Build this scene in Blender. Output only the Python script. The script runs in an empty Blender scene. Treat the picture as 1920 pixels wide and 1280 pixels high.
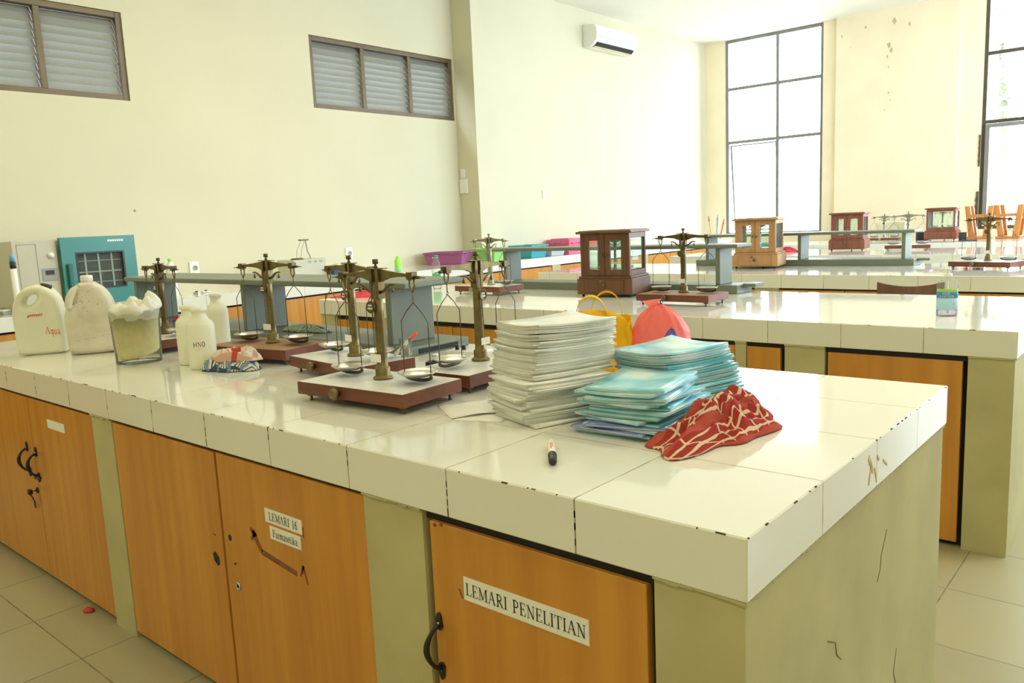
import bpy, math, random
from mathutils import Vector, Matrix, noise
PI = math.pi
random.seed(7)
scene = bpy.context.scene
COL = scene.collection

# ------------------------------------------------------------------ camera
cam_d = bpy.data.cameras.new('camera')
cam = bpy.data.objects.new('camera', cam_d)
COL.objects.link(cam)
scene.camera = cam
Rm = [[0.7599511799599129, -0.062000890641881995, 0.6470163009052782],
      [0.6484322856639777, 0.14097589450772657, -0.7481051851687274],
      [-0.044830514006930805, 0.988069677060965, 0.14733817660916887]]
CAM = (0.455555858934599, -1.0116271785955855, 1.287679915490649)
M4 = Matrix([Rm[0] + [CAM[0]], Rm[1] + [CAM[1]], Rm[2] + [CAM[2]], [0, 0, 0, 1]])
cam.matrix_world = M4
cam_d.sensor_width = 36.0
cam_d.lens = 1493.3143 / 1920 * 36
cam_d.clip_start = 0.05
cam_d.clip_end = 200

# ------------------------------------------------------------------ world, exposure
world = bpy.data.worlds.new('sky')
scene.world = world
world.use_nodes = True
wn = world.node_tree
bg = wn.nodes['Background']
bg.inputs[0].default_value = (0.82, 0.94, 1.08, 1)
bg.inputs[1].default_value = 11.0
scene.view_settings.view_transform = 'Standard'
scene.view_settings.look = 'None'
scene.view_settings.gamma = 1
scene.view_settings.exposure = 0.10
cy = scene.cycles
cy.use_denoising = True
cy.max_bounces = 10
cy.diffuse_bounces = 5
cy.glossy_bounces = 5
cy.transmission_bounces = 6
cy.transparent_max_bounces = 16
cy.sample_clamp_indirect = 6.0
cy.caustics_reflective = False
cy.caustics_refractive = False

Z = 0.8343          # bench top height
LX, AX, BY, CZ = -6.1, -5.8, 11.3, 3.98   # left wall, air conditioner wall, back wall, ceiling
RX, FY = 3.1, -3.6  # right wall, front wall behind the camera

def portal(name, loc, size, rot):
    l = bpy.data.lights.new(name, 'AREA')
    l.shape = 'RECTANGLE'
    l.size, l.size_y = size
    l.cycles.is_portal = True
    o = bpy.data.objects.new(name, l)
    o.location = loc
    o.rotation_euler = rot
    COL.objects.link(o)
portal('daylight_back_window', (-4.7, BY + 0.16, 2.45), (1.6, 3.0), (-PI / 2, 0, 0))
portal('daylight_back_window', (-0.7, BY + 0.16, 2.45), (2.3, 3.0), (-PI / 2, 0, 0))
portal('daylight_back_window', (2.0, BY + 0.16, 2.45), (1.6, 3.0), (-PI / 2, 0, 0))
portal('daylight_right_window', (RX + 0.16, 9.4, 2.35), (2.9, 2.8), (0, PI / 2, 0))
portal('daylight_right_window', (RX + 0.16, 6.0, 2.35), (2.9, 2.8), (0, PI / 2, 0))

def area(name, loc, size, rot, e, colr):
    l = bpy.data.lights.new(name, 'AREA')
    l.shape = 'RECTANGLE'
    l.size, l.size_y = size
    l.energy = e
    l.color = colr
    o = bpy.data.objects.new(name, l)
    o.location = loc
    o.rotation_euler = rot
    COL.objects.link(o)
FILL_LAMPS = [(-4.2, -2.4), (-1.2, -2.6), (1.8, -2.4), (-3.6, 0.2), (0.9, -0.6), (-3.6, 2.6), (0.9, 2.6)]  # unseen ceiling lamps added as warm fill for the near bench fronts
for (lx, ly) in FILL_LAMPS:
    area('added_fill_light', (lx, ly, CZ - 0.11), (1.2, 0.22), (0, 0, 0), 19 if ly < -2 else (18 if ly < 1 else 40), (1.0, 0.91, 0.58))

# ------------------------------------------------------------------ materials
def _mat(name):
    m = bpy.data.materials.new(name)
    m.use_nodes = True
    nt = m.node_tree
    return m, nt, nt.nodes['Principled BSDF']

def N(nt, kind, **kw):
    n = nt.nodes.new(kind)
    for k, v in kw.items():
        setattr(n, k, v)
    return n

def plain(name, col, rough=0.5, metal=0.0, var=0.06, scale=8.0, bump=0.0, spec=None, alpha=None, coat=0.0, stretch=(1, 1, 1), detail=3):
    """a base colour with slight procedural variation"""
    m, nt, b = _mat(name)
    tc = N(nt, 'ShaderNodeTexCoord')
    mp = N(nt, 'ShaderNodeMapping')
    mp.inputs['Scale'].default_value = stretch
    nt.links.new(tc.outputs['Object'], mp.inputs[0])
    no = N(nt, 'ShaderNodeTexNoise')
    no.inputs['Scale'].default_value = scale
    no.inputs['Detail'].default_value = detail
    nt.links.new(mp.outputs[0], no.inputs['Vector'])
    cr = N(nt, 'ShaderNodeValToRGB')
    cr.color_ramp.elements[0].position = 0.3
    cr.color_ramp.elements[1].position = 0.7
    cr.color_ramp.elements[0].color = tuple(c * (1 - var) for c in col) + (1,)
    cr.color_ramp.elements[1].color = tuple(min(1, c * (1 + var)) for c in col) + (1,)
    nt.links.new(no.outputs[0], cr.inputs[0])
    nt.links.new(cr.outputs[0], b.inputs['Base Color'])
    b.inputs['Roughness'].default_value = rough
    b.inputs['Metallic'].default_value = metal
    if spec is not None:
        b.inputs['Specular IOR Level'].default_value = spec
    if coat:
        b.inputs['Coat Weight'].default_value = coat
        b.inputs['Coat Roughness'].default_value = 0.08
    if alpha is not None:
        b.inputs['Alpha'].default_value = alpha
    if bump:
        bp = N(nt, 'ShaderNodeBump')
        bp.inputs['Strength'].default_value = bump
        bp.inputs['Distance'].default_value = 0.01
        nt.links.new(no.outputs[0], bp.inputs['Height'])
        nt.links.new(bp.outputs[0], b.inputs['Normal'])
    return m

def grid_lines(nt, axis, period, width, wob=0.0):
    """1 on grout lines of the given object/world axis"""
    g = N(nt, 'ShaderNodeNewGeometry')
    s = N(nt, 'ShaderNodeSeparateXYZ')
    nt.links.new(g.outputs['Position'], s.inputs[0])
    a = N(nt, 'ShaderNodeMath', operation='DIVIDE'); a.inputs[1].default_value = period
    nt.links.new(s.outputs[axis], a.inputs[0])
    return g, s, a

def tile_mat(name, col, grout, period, width, rough, offs=(0, 0), vert=False, var=0.03, coat=0.0, bumpy=0.0, stain=None):
    """ceramic tiles laid in a square grid measured in world metres"""
    m, nt, b = _mat(name)
    g = N(nt, 'ShaderNodeNewGeometry')
    sp = N(nt, 'ShaderNodeSeparateXYZ'); nt.links.new(g.outputs['Position'], sp.inputs[0])
    sn = N(nt, 'ShaderNodeSeparateXYZ'); nt.links.new(g.outputs['Normal'], sn.inputs[0])
    def M(op, x, y=None):
        n = N(nt, 'ShaderNodeMath', operation=op)
        for i, v in enumerate((x, y)):
            if v is None: continue
            if isinstance(v, (int, float)): n.inputs[i].default_value = v
            else: nt.links.new(v, n.inputs[i])
        return n.outputs[0]
    lines = []
    ids = []
    for ax in (0, 1):
        t = M('DIVIDE', M('ADD', sp.outputs[ax], offs[ax]), period)
        f = M('FRACT', t)
        ids.append(M('FLOOR', t))
        d = M('MINIMUM', f, M('SUBTRACT', 1.0, f))
        ln = M('LESS_THAN', d, width / period)
        # lines across this axis only show on faces whose normal is not along it
        nn = M('LESS_THAN', M('ABSOLUTE', sn.outputs[ax]), 0.5)
        lines.append(M('MULTIPLY', ln, nn))
    line = M('MAXIMUM', lines[0], lines[1])
    cid = N(nt, 'ShaderNodeCombineXYZ'); nt.links.new(ids[0], cid.inputs[0]); nt.links.new(ids[1], cid.inputs[1])
    wnz = N(nt, 'ShaderNodeTexWhiteNoise'); nt.links.new(cid.outputs[0], wnz.inputs[0])
    cr = N(nt, 'ShaderNodeValToRGB')
    cr.color_ramp.elements[0].color = tuple(c * (1 - var) for c in col) + (1,)
    cr.color_ramp.elements[1].color = tuple(min(1, c * (1 + var)) for c in col) + (1,)
    nt.links.new(wnz.outputs[0], cr.inputs[0])
    colour = cr.outputs[0]
    no = N(nt, 'ShaderNodeTexNoise'); no.inputs['Scale'].default_value = 3.0; no.inputs['Detail'].default_value = 5
    nt.links.new(g.outputs['Position'], no.inputs['Vector'])
    if stain:
        mx0 = N(nt, 'ShaderNodeMix', data_type='RGBA')
        r = N(nt, 'ShaderNodeMapRange'); r.inputs[1].default_value = 0.45; r.inputs[2].default_value = 0.8; r.inputs[4].default_value = 0.5
        nt.links.new(no.outputs[0], r.inputs[0]); nt.links.new(r.outputs[0], mx0.inputs[0])
        nt.links.new(colour, mx0.inputs[6]); mx0.inputs[7].default_value = stain + (1,)
        colour = mx0.outputs[2]
    mx = N(nt, 'ShaderNodeMix', data_type='RGBA')
    nt.links.new(line, mx.inputs[0])
    nt.links.new(colour, mx.inputs[6])
    gm = N(nt, 'ShaderNodeTexNoise'); gm.inputs['Scale'].default_value = 22.0
    nt.links.new(g.outputs['Position'], gm.inputs['Vector'])
    gr = N(nt, 'ShaderNodeValToRGB')
    gr.color_ramp.elements[0].position = 0.35; gr.color_ramp.elements[1].position = 0.6
    gr.color_ramp.elements[0].color = tuple(c * 0.6 for c in grout) + (1,)
    gr.color_ramp.elements[1].color = grout + (1,)
    nt.links.new(gm.outputs[0], gr.inputs[0]); nt.links.new(gr.outputs[0], mx.inputs[7])
    nt.links.new(mx.outputs[2], b.inputs['Base Color'])
    rr = N(nt, 'ShaderNodeMapRange'); rr.inputs[3].default_value = rough; rr.inputs[4].default_value = 0.7
    nt.links.new(line, rr.inputs[0]); nt.links.new(rr.outputs[0], b.inputs['Roughness'])
    bp = N(nt, 'ShaderNodeBump'); bp.inputs['Strength'].default_value = 0.5; bp.inputs['Distance'].default_value = 0.002
    h = M('ADD', M('MULTIPLY', line, -1.0), M('MULTIPLY', no.outputs[0], bumpy))
    nt.links.new(h, bp.inputs['Height']); nt.links.new(bp.outputs[0], b.inputs['Normal'])
    b.inputs['Coat Weight'].default_value = coat
    return m

def wood(name, c1, c2, rough=0.4, scale=3.0, axis=2, spec=0.5):
    m, nt, b = _mat(name)
    tc = N(nt, 'ShaderNodeTexCoord'); mp = N(nt, 'ShaderNodeMapping')
    s = [14, 14, 14]; s[axis] = 0.8
    mp.inputs['Scale'].default_value = s
    nt.links.new(tc.outputs['Object'], mp.inputs[0])
    no = N(nt, 'ShaderNodeTexNoise'); no.inputs['Scale'].default_value = scale; no.inputs['Detail'].default_value = 6
    nt.links.new(mp.outputs[0], no.inputs['Vector'])
    n2 = N(nt, 'ShaderNodeTexNoise'); n2.inputs['Scale'].default_value = scale * 0.35; n2.inputs['Detail'].default_value = 2
    nt.links.new(mp.outputs[0], n2.inputs['Vector'])
    ad = N(nt, 'ShaderNodeMath', operation='ADD'); nt.links.new(no.outputs[0], ad.inputs[0]); nt.links.new(n2.outputs[0], ad.inputs[1])
    hf = N(nt, 'ShaderNodeMath', operation='MULTIPLY'); hf.inputs[1].default_value = 0.5; nt.links.new(ad.outputs[0], hf.inputs[0])
    cr = N(nt, 'ShaderNodeValToRGB')
    cr.color_ramp.elements[0].position = 0.35; cr.color_ramp.elements[1].position = 0.65
    cr.color_ramp.elements[0].color = c1 + (1,); cr.color_ramp.elements[1].color = c2 + (1,)
    nt.links.new(hf.outputs[0], cr.inputs[0]); nt.links.new(cr.outputs[0], b.inputs['Base Color'])
    b.inputs['Roughness'].default_value = rough
    b.inputs['Specular IOR Level'].default_value = spec
    return m

def translucent(name, col, mix=0.4, rough=0.4, var=0.05, scale=6, alpha=1.0, spots=None):
    """thin or milky plastic"""
    m, nt, b = _mat(name)
    out = nt.nodes['Material Output']
    tc = N(nt, 'ShaderNodeTexCoord')
    no = N(nt, 'ShaderNodeTexNoise'); no.inputs['Scale'].default_value = scale; no.inputs['Detail'].default_value = 5
    nt.links.new(tc.outputs['Object'], no.inputs['Vector'])
    cr = N(nt, 'ShaderNodeValToRGB')
    cr.color_ramp.elements[0].position = 0.3; cr.color_ramp.elements[1].position = 0.62
    lo = spots if spots else tuple(c * (1 - var) for c in col)
    cr.color_ramp.elements[0].color = lo + (1,); cr.color_ramp.elements[1].color = col + (1,)
    nt.links.new(no.outputs[0], cr.inputs[0])
    nt.links.new(cr.outputs[0], b.inputs['Base Color'])
    b.inputs['Roughness'].default_value = rough
    b.inputs['Alpha'].default_value = alpha
    tr = N(nt, 'ShaderNodeBsdfTranslucent'); nt.links.new(cr.outputs[0], tr.inputs[0])
    mx = N(nt, 'ShaderNodeMixShader'); mx.inputs[0].default_value = mix
    nt.links.new(b.outputs[0], mx.inputs[1]); nt.links.new(tr.outputs[0], mx.inputs[2])
    nt.links.new(mx.outputs[0], out.inputs[0])
    return m

def thin_glass(name, col=(0.95, 1, 0.98), refl=0.12, rough=0.02, haze=0.0, hcol=(0.8, 0.85, 0.8)):
    m, nt, b = _mat(name)
    out = nt.nodes['Material Output']
    nt.nodes.remove(b)
    t = N(nt, 'ShaderNodeBsdfTransparent'); t.inputs[0].default_value = col + (1,)
    g = N(nt, 'ShaderNodeBsdfGlossy'); g.inputs['Roughness'].default_value = rough
    lw = N(nt, 'ShaderNodeLayerWeight'); lw.inputs[0].default_value = refl
    mx = N(nt, 'ShaderNodeMixShader')
    nt.links.new(lw.outputs['Fresnel'], mx.inputs[0]); nt.links.new(t.outputs[0], mx.inputs[1]); nt.links.new(g.outputs[0], mx.inputs[2])
    last = mx
    if haze:
        d = N(nt, 'ShaderNodeBsdfDiffuse'); d.inputs[0].default_value = hcol + (1,)
        no = N(nt, 'ShaderNodeTexNoise'); no.inputs['Scale'].default_value = 9
        ml = N(nt, 'ShaderNodeMath', operation='MULTIPLY'); ml.inputs[1].default_value = haze * 2
        nt.links.new(no.outputs[0], ml.inputs[0])
        m2 = N(nt, 'ShaderNodeMixShader'); nt.links.new(ml.outputs[0], m2.inputs[0])
        nt.links.new(mx.outputs[0], m2.inputs[1]); nt.links.new(d.outputs[0], m2.inputs[2])
        last = m2
    nt.links.new(last.outputs[0], out.inputs[0])
    return m

def check_cloth(name, base, c1, c2, per=0.03, w1=0.25, trans=0.0):
    """woven checked cloth, stripes along the cloth's own UV directions"""
    m, nt, b = _mat(name)
    uv = N(nt, 'ShaderNodeUVMap')
    sp = N(nt, 'ShaderNodeSeparateXYZ'); nt.links.new(uv.outputs[0], sp.inputs[0])
    def M(op, x, y=None):
        n = N(nt, 'ShaderNodeMath', operation=op)
        for i, v in enumerate((x, y)):
            if v is None: continue
            if isinstance(v, (int, float)): n.inputs[i].default_value = v
            else: nt.links.new(v, n.inputs[i])
        return n.outputs[0]
    def stripe(o, p, lo, hi):
        f = M('FRACT', M('DIVIDE', o, p))
        return M('MULTIPLY', M('GREATER_THAN', f, lo), M('LESS_THAN', f, hi))
    colour = None
    prev = base
    def mixc(fac, a, c):
        mx = N(nt, 'ShaderNodeMix', data_type='RGBA')
        nt.links.new(fac, mx.inputs[0])
        if isinstance(a, tuple): mx.inputs[6].default_value = a + (1,)
        else: nt.links.new(a, mx.inputs[6])
        mx.inputs[7].default_value = c + (1,)
        return mx.outputs[2]
    a = mixc(stripe(sp.outputs[0], per, 0.0, w1), base, c1)
    a = mixc(stripe(sp.outputs[1], per * 3.1, 0.0, w1 * 0.35), a, c1)
    a = mixc(stripe(sp.outputs[0], per * 4.0, 0.62, 0.84), a, c2)
    nt.links.new(a, b.inputs['Base Color'])
    b.inputs['Roughness'].default_value = 0.9
    b.inputs['Specular IOR Level'].default_value = 0.1
    return m

W = {}
W['wall'] = plain('cream wall paint', (0.665, 0.635, 0.475), 0.75, var=0.025, scale=1.3, spec=0.2)
W['wall_peach'] = plain('pale peach wall paint', (0.88, 0.78, 0.58), 0.75, var=0.04, scale=2.2, spec=0.2)
W['ceiling'] = plain('white ceiling paint', (0.88, 0.86, 0.80), 0.8, var=0.02, scale=1.0, spec=0.2)
W['plaster'] = plain('cream bench plaster', (0.50, 0.465, 0.255), 0.7, var=0.09, scale=5.0, bump=0.25, spec=0.25, detail=8)
W['tile'] = tile_mat('glazed white bench tile', (0.80, 0.81, 0.755), (0.50, 0.44, 0.27), 0.3, 0.0016, 0.07, var=0.015, coat=0.2, bumpy=0.25)
W['floor'] = tile_mat('beige floor tile', (0.385, 0.36, 0.23), (0.25, 0.23, 0.13), 0.4, 0.0022, 0.32, offs=(0.12, 0.16), var=0.04, stain=(0.42, 0.36, 0.2))
W['grime'] = plain('dark grout grime', (0.07, 0.06, 0.035), 0.9, var=0.4, scale=40)
W['door'] = wood('orange beech laminate', (0.50, 0.205, 0.030), (0.64, 0.30, 0.050), 0.33, 2.2)
W['dark'] = plain('black cabinet void', (0.018, 0.017, 0.015), 0.8)
W['edge'] = plain('olive door edge band', (0.22, 0.19, 0.08), 0.6)
W['iron'] = plain('black iron', (0.025, 0.022, 0.02), 0.38, metal=0.3, var=0.3, scale=60)
W['rust'] = plain('rusted iron', (0.16, 0.05, 0.025), 0.7, var=0.4, scale=80)
W['steel'] = plain('polished steel', (0.66, 0.65, 0.60), 0.30, metal=1.0, var=0.1, scale=25)
W['wire'] = plain('tarnished wire', (0.12, 0.10, 0.06), 0.4, metal=0.7, var=0.2, scale=60)
W['brass'] = plain('aged brass', (0.19, 0.15, 0.065), 0.44, metal=0.75, var=0.28, scale=35, detail=5)
W['brass_grey'] = plain('grey green metal', (0.30, 0.30, 0.22), 0.42, metal=0.7, var=0.2, scale=35)
W['bronze'] = plain('dark bronze', (0.13, 0.098, 0.048), 0.4, metal=0.8, var=0.3, scale=35)
W['redwood'] = wood('red brown lacquered wood', (0.12, 0.034, 0.015), (0.20, 0.062, 0.028), 0.5, 3, axis=0)
W['brownwood'] = wood('bare brown wood', (0.24, 0.12, 0.06), (0.36, 0.20, 0.11), 0.5, 3, axis=0)
W['laminate'] = plain('white laminate', (0.78, 0.79, 0.80), 0.22, var=0.03)
W['shelf'] = plain('grey green shelf paint', (0.150, 0.180, 0.138), 0.42, var=0.08, scale=4, detail=6)
W['cabwood'] = wood('dark red brown wood', (0.10, 0.040, 0.018), (0.165, 0.070, 0.032), 0.42, 3)
W['cabwood_light'] = wood('light oak brown wood', (0.36, 0.19, 0.08), (0.48, 0.27, 0.12), 0.45, 3)
W['cabwood_red'] = wood('cherry red wood', (0.17, 0.050, 0.028), (0.25, 0.082, 0.045), 0.45, 3)
W['glass'] = thin_glass('cabinet glass', refl=0.05, haze=0.04)
W['pane'] = thin_glass('window glass', (1, 1, 1), 0.06)
W['clear'] = thin_glass('clear plastic', (0.97, 0.98, 0.97), 0.12, 0.05, haze=0.10)
W['frame'] = plain('brown aluminium frame', (0.095, 0.075, 0.05), 0.45, metal=0.3, var=0.1)
W['frame_olive'] = plain('olive brown aluminium frame', (0.14, 0.105, 0.055), 0.45, metal=0.2, var=0.1)
W['frame_grey'] = plain('grey window frame', (0.24, 0.24, 0.23), 0.5, metal=0.3)
W['hdpe'] = translucent('milky plastic', (0.90, 0.90, 0.76), 0.22, 0.35)
W['hdpe_dirty'] = translucent('dirty milky plastic', (0.84, 0.81, 0.68), 0.2, 0.45, scale=9, spots=(0.66, 0.60, 0.44))
W['white'] = plain('white plastic', (0.84, 0.84, 0.80), 0.35, var=0.02)
W['black'] = plain('black plastic', (0.02, 0.02, 0.022), 0.4)
W['grey'] = plain('grey plastic', (0.33, 0.34, 0.32), 0.45)
W['lightgrey'] = plain('light grey enamel', (0.52, 0.51, 0.40), 0.4, var=0.03)
W['teal'] = plain('teal enamel', (0.035, 0.235, 0.225), 0.32, var=0.04, scale=3)
W['tealdark'] = plain('dark teal plastic', (0.015, 0.14, 0.12), 0.4)
W['ink'] = plain('black print', (0.02, 0.02, 0.02), 0.7)
W['redink'] = plain('red marker ink', (0.75, 0.10, 0.05), 0.6)
W['paper'] = plain('white paper', (0.83, 0.83, 0.78), 0.8, var=0.02)
W['pages'] = plain('booklet pages', (0.72, 0.71, 0.64), 0.85, var=0.10, scale=160, stretch=(1, 1, 6))
W['tape'] = plain('torn tape residue', (0.22, 0.085, 0.03), 0.8, var=0.3, scale=80)

def cover_mat(name, a, b_, c):
    m, nt, b = _mat(name)
    tc = N(nt, 'ShaderNodeTexCoord')
    no = N(nt, 'ShaderNodeTexNoise'); no.inputs['Scale'].default_value = 7; no.inputs['Detail'].default_value = 3
    nt.links.new(tc.outputs['Object'], no.inputs['Vector'])
    cr = N(nt, 'ShaderNodeValToRGB'); e = cr.color_ramp.elements
    e[0].position = 0.34; e[1].position = 0.66
    e[0].color = a + (1,); e[1].color = c + (1,)
    k = cr.color_ramp.elements.new(0.5); k.color = b_ + (1,)
    nt.links.new(no.outputs[0], cr.inputs[0]); nt.links.new(cr.outputs[0], b.inputs['Base Color'])
    b.inputs['Roughness'].default_value = 0.22
    return m
W['cover_blue'] = cover_mat('cloudy blue glossy cover', (0.10, 0.45, 0.60), (0.30, 0.66, 0.80), (0.72, 0.86, 0.86))
W['cover_teal'] = cover_mat('teal glossy cover', (0.05, 0.33, 0.42), (0.10, 0.44, 0.52), (0.22, 0.55, 0.62))
W['cover_navy'] = cover_mat('violet blue glossy cover', (0.10, 0.13, 0.45), (0.16, 0.22, 0.58), (0.25, 0.35, 0.68))
W['cover_white'] = cover_mat('pale grey glossy cover', (0.60, 0.66, 0.66), (0.76, 0.78, 0.74), (0.86, 0.86, 0.84))

# ------------------------------------------------------------------ mesh helpers
class MB:
    def __init__(s):
        s.v = []; s.f = []; s.m = []; s.sm = []; s.uv = {}
    def _add(s, vs, fs, mat=0, smooth=False, M=None):
        n = len(s.v)
        for p in vs:
            p = Vector(p)
            if M is not None: p = M @ p
            s.v.append(p)
        for f in fs:
            s.f.append(tuple(n + i for i in f)); s.m.append(mat); s.sm.append(smooth)
        return s
    def box(s, a, b, mat=0, M=None, top=None):
        x0, y0, z0 = a; x1, y1, z1 = b
        vs = [(x0, y0, z0), (x1, y0, z0), (x1, y1, z0), (x0, y1, z0), (x0, y0, z1), (x1, y0, z1), (x1, y1, z1), (x0, y1, z1)]
        fs = [(0, 3, 2, 1), (4, 5, 6, 7), (0, 1, 5, 4), (1, 2, 6, 5), (2, 3, 7, 6), (3, 0, 4, 7)]
        s._add(vs, fs, mat, False, M)
        if top is not None: s.m[-5] = top
        return s
    def cyl(s, p0, p1, r0, r1=None, n=16, mat=0, M=None, smooth=True):
        r1 = r0 if r1 is None else r1
        return s.tube([p0, p1], [r0, r1], n, mat, M, smooth)
    def tube(s, pts, r, n=8, mat=0, M=None, smooth=True, flat=1.0):
        pts = [Vector(p) for p in pts]
        if not isinstance(r, (list, tuple)): r = [r] * len(pts)
        vs = []; fs = []
        d0 = (pts[1] - pts[0]).normalized()
        up = Vector((0, 0, 1)) if abs(d0.z) < 0.9 else Vector((1, 0, 0))
        a = d0.cross(up).normalized()
        for i, p in enumerate(pts):
            if i == 0: d = d0
            elif i == len(pts) - 1: d = (pts[i] - pts[i - 1]).normalized()
            else: d = ((pts[i + 1] - pts[i]).normalized() + (pts[i] - pts[i - 1]).normalized())
            if d.length < 1e-6: d = d0
            d.normalize()
            a = (a - d * a.dot(d))
            if a.length < 1e-6: a = d.orthogonal()
            a.normalize(); b = d.cross(a)
            for k in range(n):
                t = 2 * PI * k / n
                vs.append(p + a * math.cos(t) * r[i] + b * math.sin(t) * r[i] * flat)
        for i in range(len(pts) - 1):
            for k in range(n):
                k2 = (k + 1) % n
                fs.append((i * n + k, i * n + k2, (i + 1) * n + k2, (i + 1) * n + k))
        s._add(vs, fs, mat, smooth, M)
        m0 = len(s.v) - len(vs)
        s.f.append(tuple(m0 + k for k in range(n))[::-1]); s.m.append(mat); s.sm.append(False)
        s.f.append(tuple(m0 + (len(pts) - 1) * n + k for k in range(n))); s.m.append(mat); s.sm.append(False)
        return s
    def lathe(s, prof, n=24, mat=0, M=None, smooth=True, fn=None):
        """prof: (radius, z) pairs; fn(theta, r, z) -> (x, y, z)"""
        vs = []; fs = []
        for (r, z) in prof:
            for k in range(n):
                t = 2 * PI * k / n
                vs.append(fn(t, r, z) if fn else (r * math.cos(t), r * math.sin(t), z))
        for i in range(len(prof) - 1):
            for k in range(n):
                k2 = (k + 1) % n
                fs.append((i * n + k, i * n + k2, (i + 1) * n + k2, (i + 1) * n + k))
        s._add(vs, fs, mat, smooth, M)
        m0 = len(s.v) - len(vs)
        if prof[0][0] > 1e-5:
            s.f.append(tuple(m0 + k for k in range(n))[::-1]); s.m.append(mat); s.sm.append(False)
        if prof[-1][0] > 1e-5:
            s.f.append(tuple(m0 + (len(prof) - 1) * n + k for k in range(n))); s.m.append(mat); s.sm.append(False)
        return s
    def prism(s, poly, a, b, axis=1, mat=0, M=None):
        """polygon (two coords) extruded along axis between a and b"""
        def P(u, v, w):
            return {0: (w, u, v), 1: (u, w, v), 2: (u, v, w)}[axis]
        n = len(poly)
        vs = [P(u, v, a) for u, v in poly] + [P(u, v, b) for u, v in poly]
        fs = [tuple(range(n)), tuple(range(2 * n - 1, n - 1, -1))]
        for i in range(n):
            j = (i + 1) % n
            fs.append((i, i + n, j + n, j))
        return s._add(vs, fs, mat, False, M)
    def grid(s, nu, nv, fn, mat=0, smooth=True, uvf=None):
        n = len(s.v)
        vs = [fn(i / (nu - 1), j / (nv - 1)) for j in range(nv) for i in range(nu)]
        fs = [(j * nu + i, j * nu + i + 1, (j + 1) * nu + i + 1, (j + 1) * nu + i) for j in range(nv - 1) for i in range(nu - 1)]
        s._add(vs, fs, mat, smooth)
        for j in range(nv):
            for i in range(nu):
                s.uv[n + j * nu + i] = uvf(i / (nu - 1), j / (nv - 1)) if uvf else (i / (nu - 1), j / (nv - 1))
        return s
    def build(s, name, mats, parent=None, bevel=0.0, solid=0.0, sub=0, seg=2, fix=False):
        me = bpy.data.meshes.new(name)
        me.from_pydata([tuple(p) for p in s.v], [], s.f)
        if not isinstance(mats, (list, tuple)): mats = [mats]
        for m in mats: me.materials.append(W[m] if isinstance(m, str) else m)
        for p, mi, sm in zip(me.polygons, s.m, s.sm):
            p.material_index = mi; p.use_smooth = sm
        if s.uv:
            ul = me.uv_layers.new(name='UVMap')
            for lp in me.loops:
                ul.data[lp.index].uv = s.uv.get(lp.vertex_index, (0, 0))
        me.update()
        o = bpy.data.objects.new(name, me)
        COL.objects.link(o)
        if parent is not None: o.parent = parent
        if solid:
            md = o.modifiers.new('solid', 'SOLIDIFY'); md.thickness = solid; md.offset = 0
        if bevel:
            md = o.modifiers.new('bevel', 'BEVEL'); md.width = bevel; md.segments = seg; md.limit_method = 'ANGLE'
            md.angle_limit = math.radians(40)
        if sub:
            md = o.modifiers.new('sub', 'SUBSURF'); md.levels = sub; md.render_levels = sub
        return o

def thing(name, label, cat, loc=(0, 0, 0), rot=0.0, group=None):
    o = bpy.data.objects.new(name, None)
    o.empty_display_size = 0.05
    COL.objects.link(o)
    o.location = loc
    o.rotation_euler = (0, 0, rot)
    o['label'] = label; o['category'] = cat
    if group: o['group'] = group
    return o

def tag(o, label, cat, group=None):
    o['label'] = label; o['category'] = cat
    if group: o['group'] = group
    return o

def struct(o):
    o['kind'] = 'structure'
    return o

def curve_plate(name, outline, holes, depth, bevel, mat, parent, M=None):
    """flat plate with rounded rim and holes (outline in x/z, thickness along y), converted to one mesh"""
    cu = bpy.data.curves.new(name, 'CURVE'); cu.dimensions = '2D'; cu.fill_mode = 'BOTH'
    for k, pl in enumerate([outline] + holes):
        sp = cu.splines.new('POLY'); sp.points.add(len(pl) - 1); sp.use_cyclic_u = True
        for i, (x, z) in enumerate(pl): sp.points[i].co = (x, z, 0, 1)
    cu.extrude = depth / 2 - bevel; cu.bevel_depth = bevel; cu.bevel_resolution = 3; cu.offset = -bevel
    tmp = bpy.data.objects.new('tmp', cu); COL.objects.link(tmp)
    bpy.context.view_layer.update()
    dg = bpy.context.evaluated_depsgraph_get()
    me = bpy.data.meshes.new_from_object(tmp.evaluated_get(dg))
    bpy.data.objects.remove(tmp); bpy.data.curves.remove(cu)
    rot = Matrix.Rotation(PI / 2, 4, 'X')
    me.transform(rot if M is None else M @ rot)
    me.materials.clear(); me.materials.append(W[mat])
    for p in me.polygons: p.use_smooth = abs(p.normal.y) < 0.98
    me.name = name
    o = bpy.data.objects.new(name, me); COL.objects.link(o)
    if parent is not None: o.parent = parent
    return o

def smooth_poly(pts, n=6):
    """closed Catmull-Rom through pts"""
    out = []
    L = len(pts)
    for i in range(L):
        p0, p1, p2, p3 = [Vector(pts[(i + k - 1) % L]) for k in range(4)]
        for j in range(n):
            t = j / n
            q = 0.5 * ((2 * p1) + (p2 - p0) * t + (2 * p0 - 5 * p1 + 4 * p2 - p3) * t * t + (3 * p1 - p0 - 3 * p2 + p3) * t ** 3)
            out.append((q.x, q.y))
    return out

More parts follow.
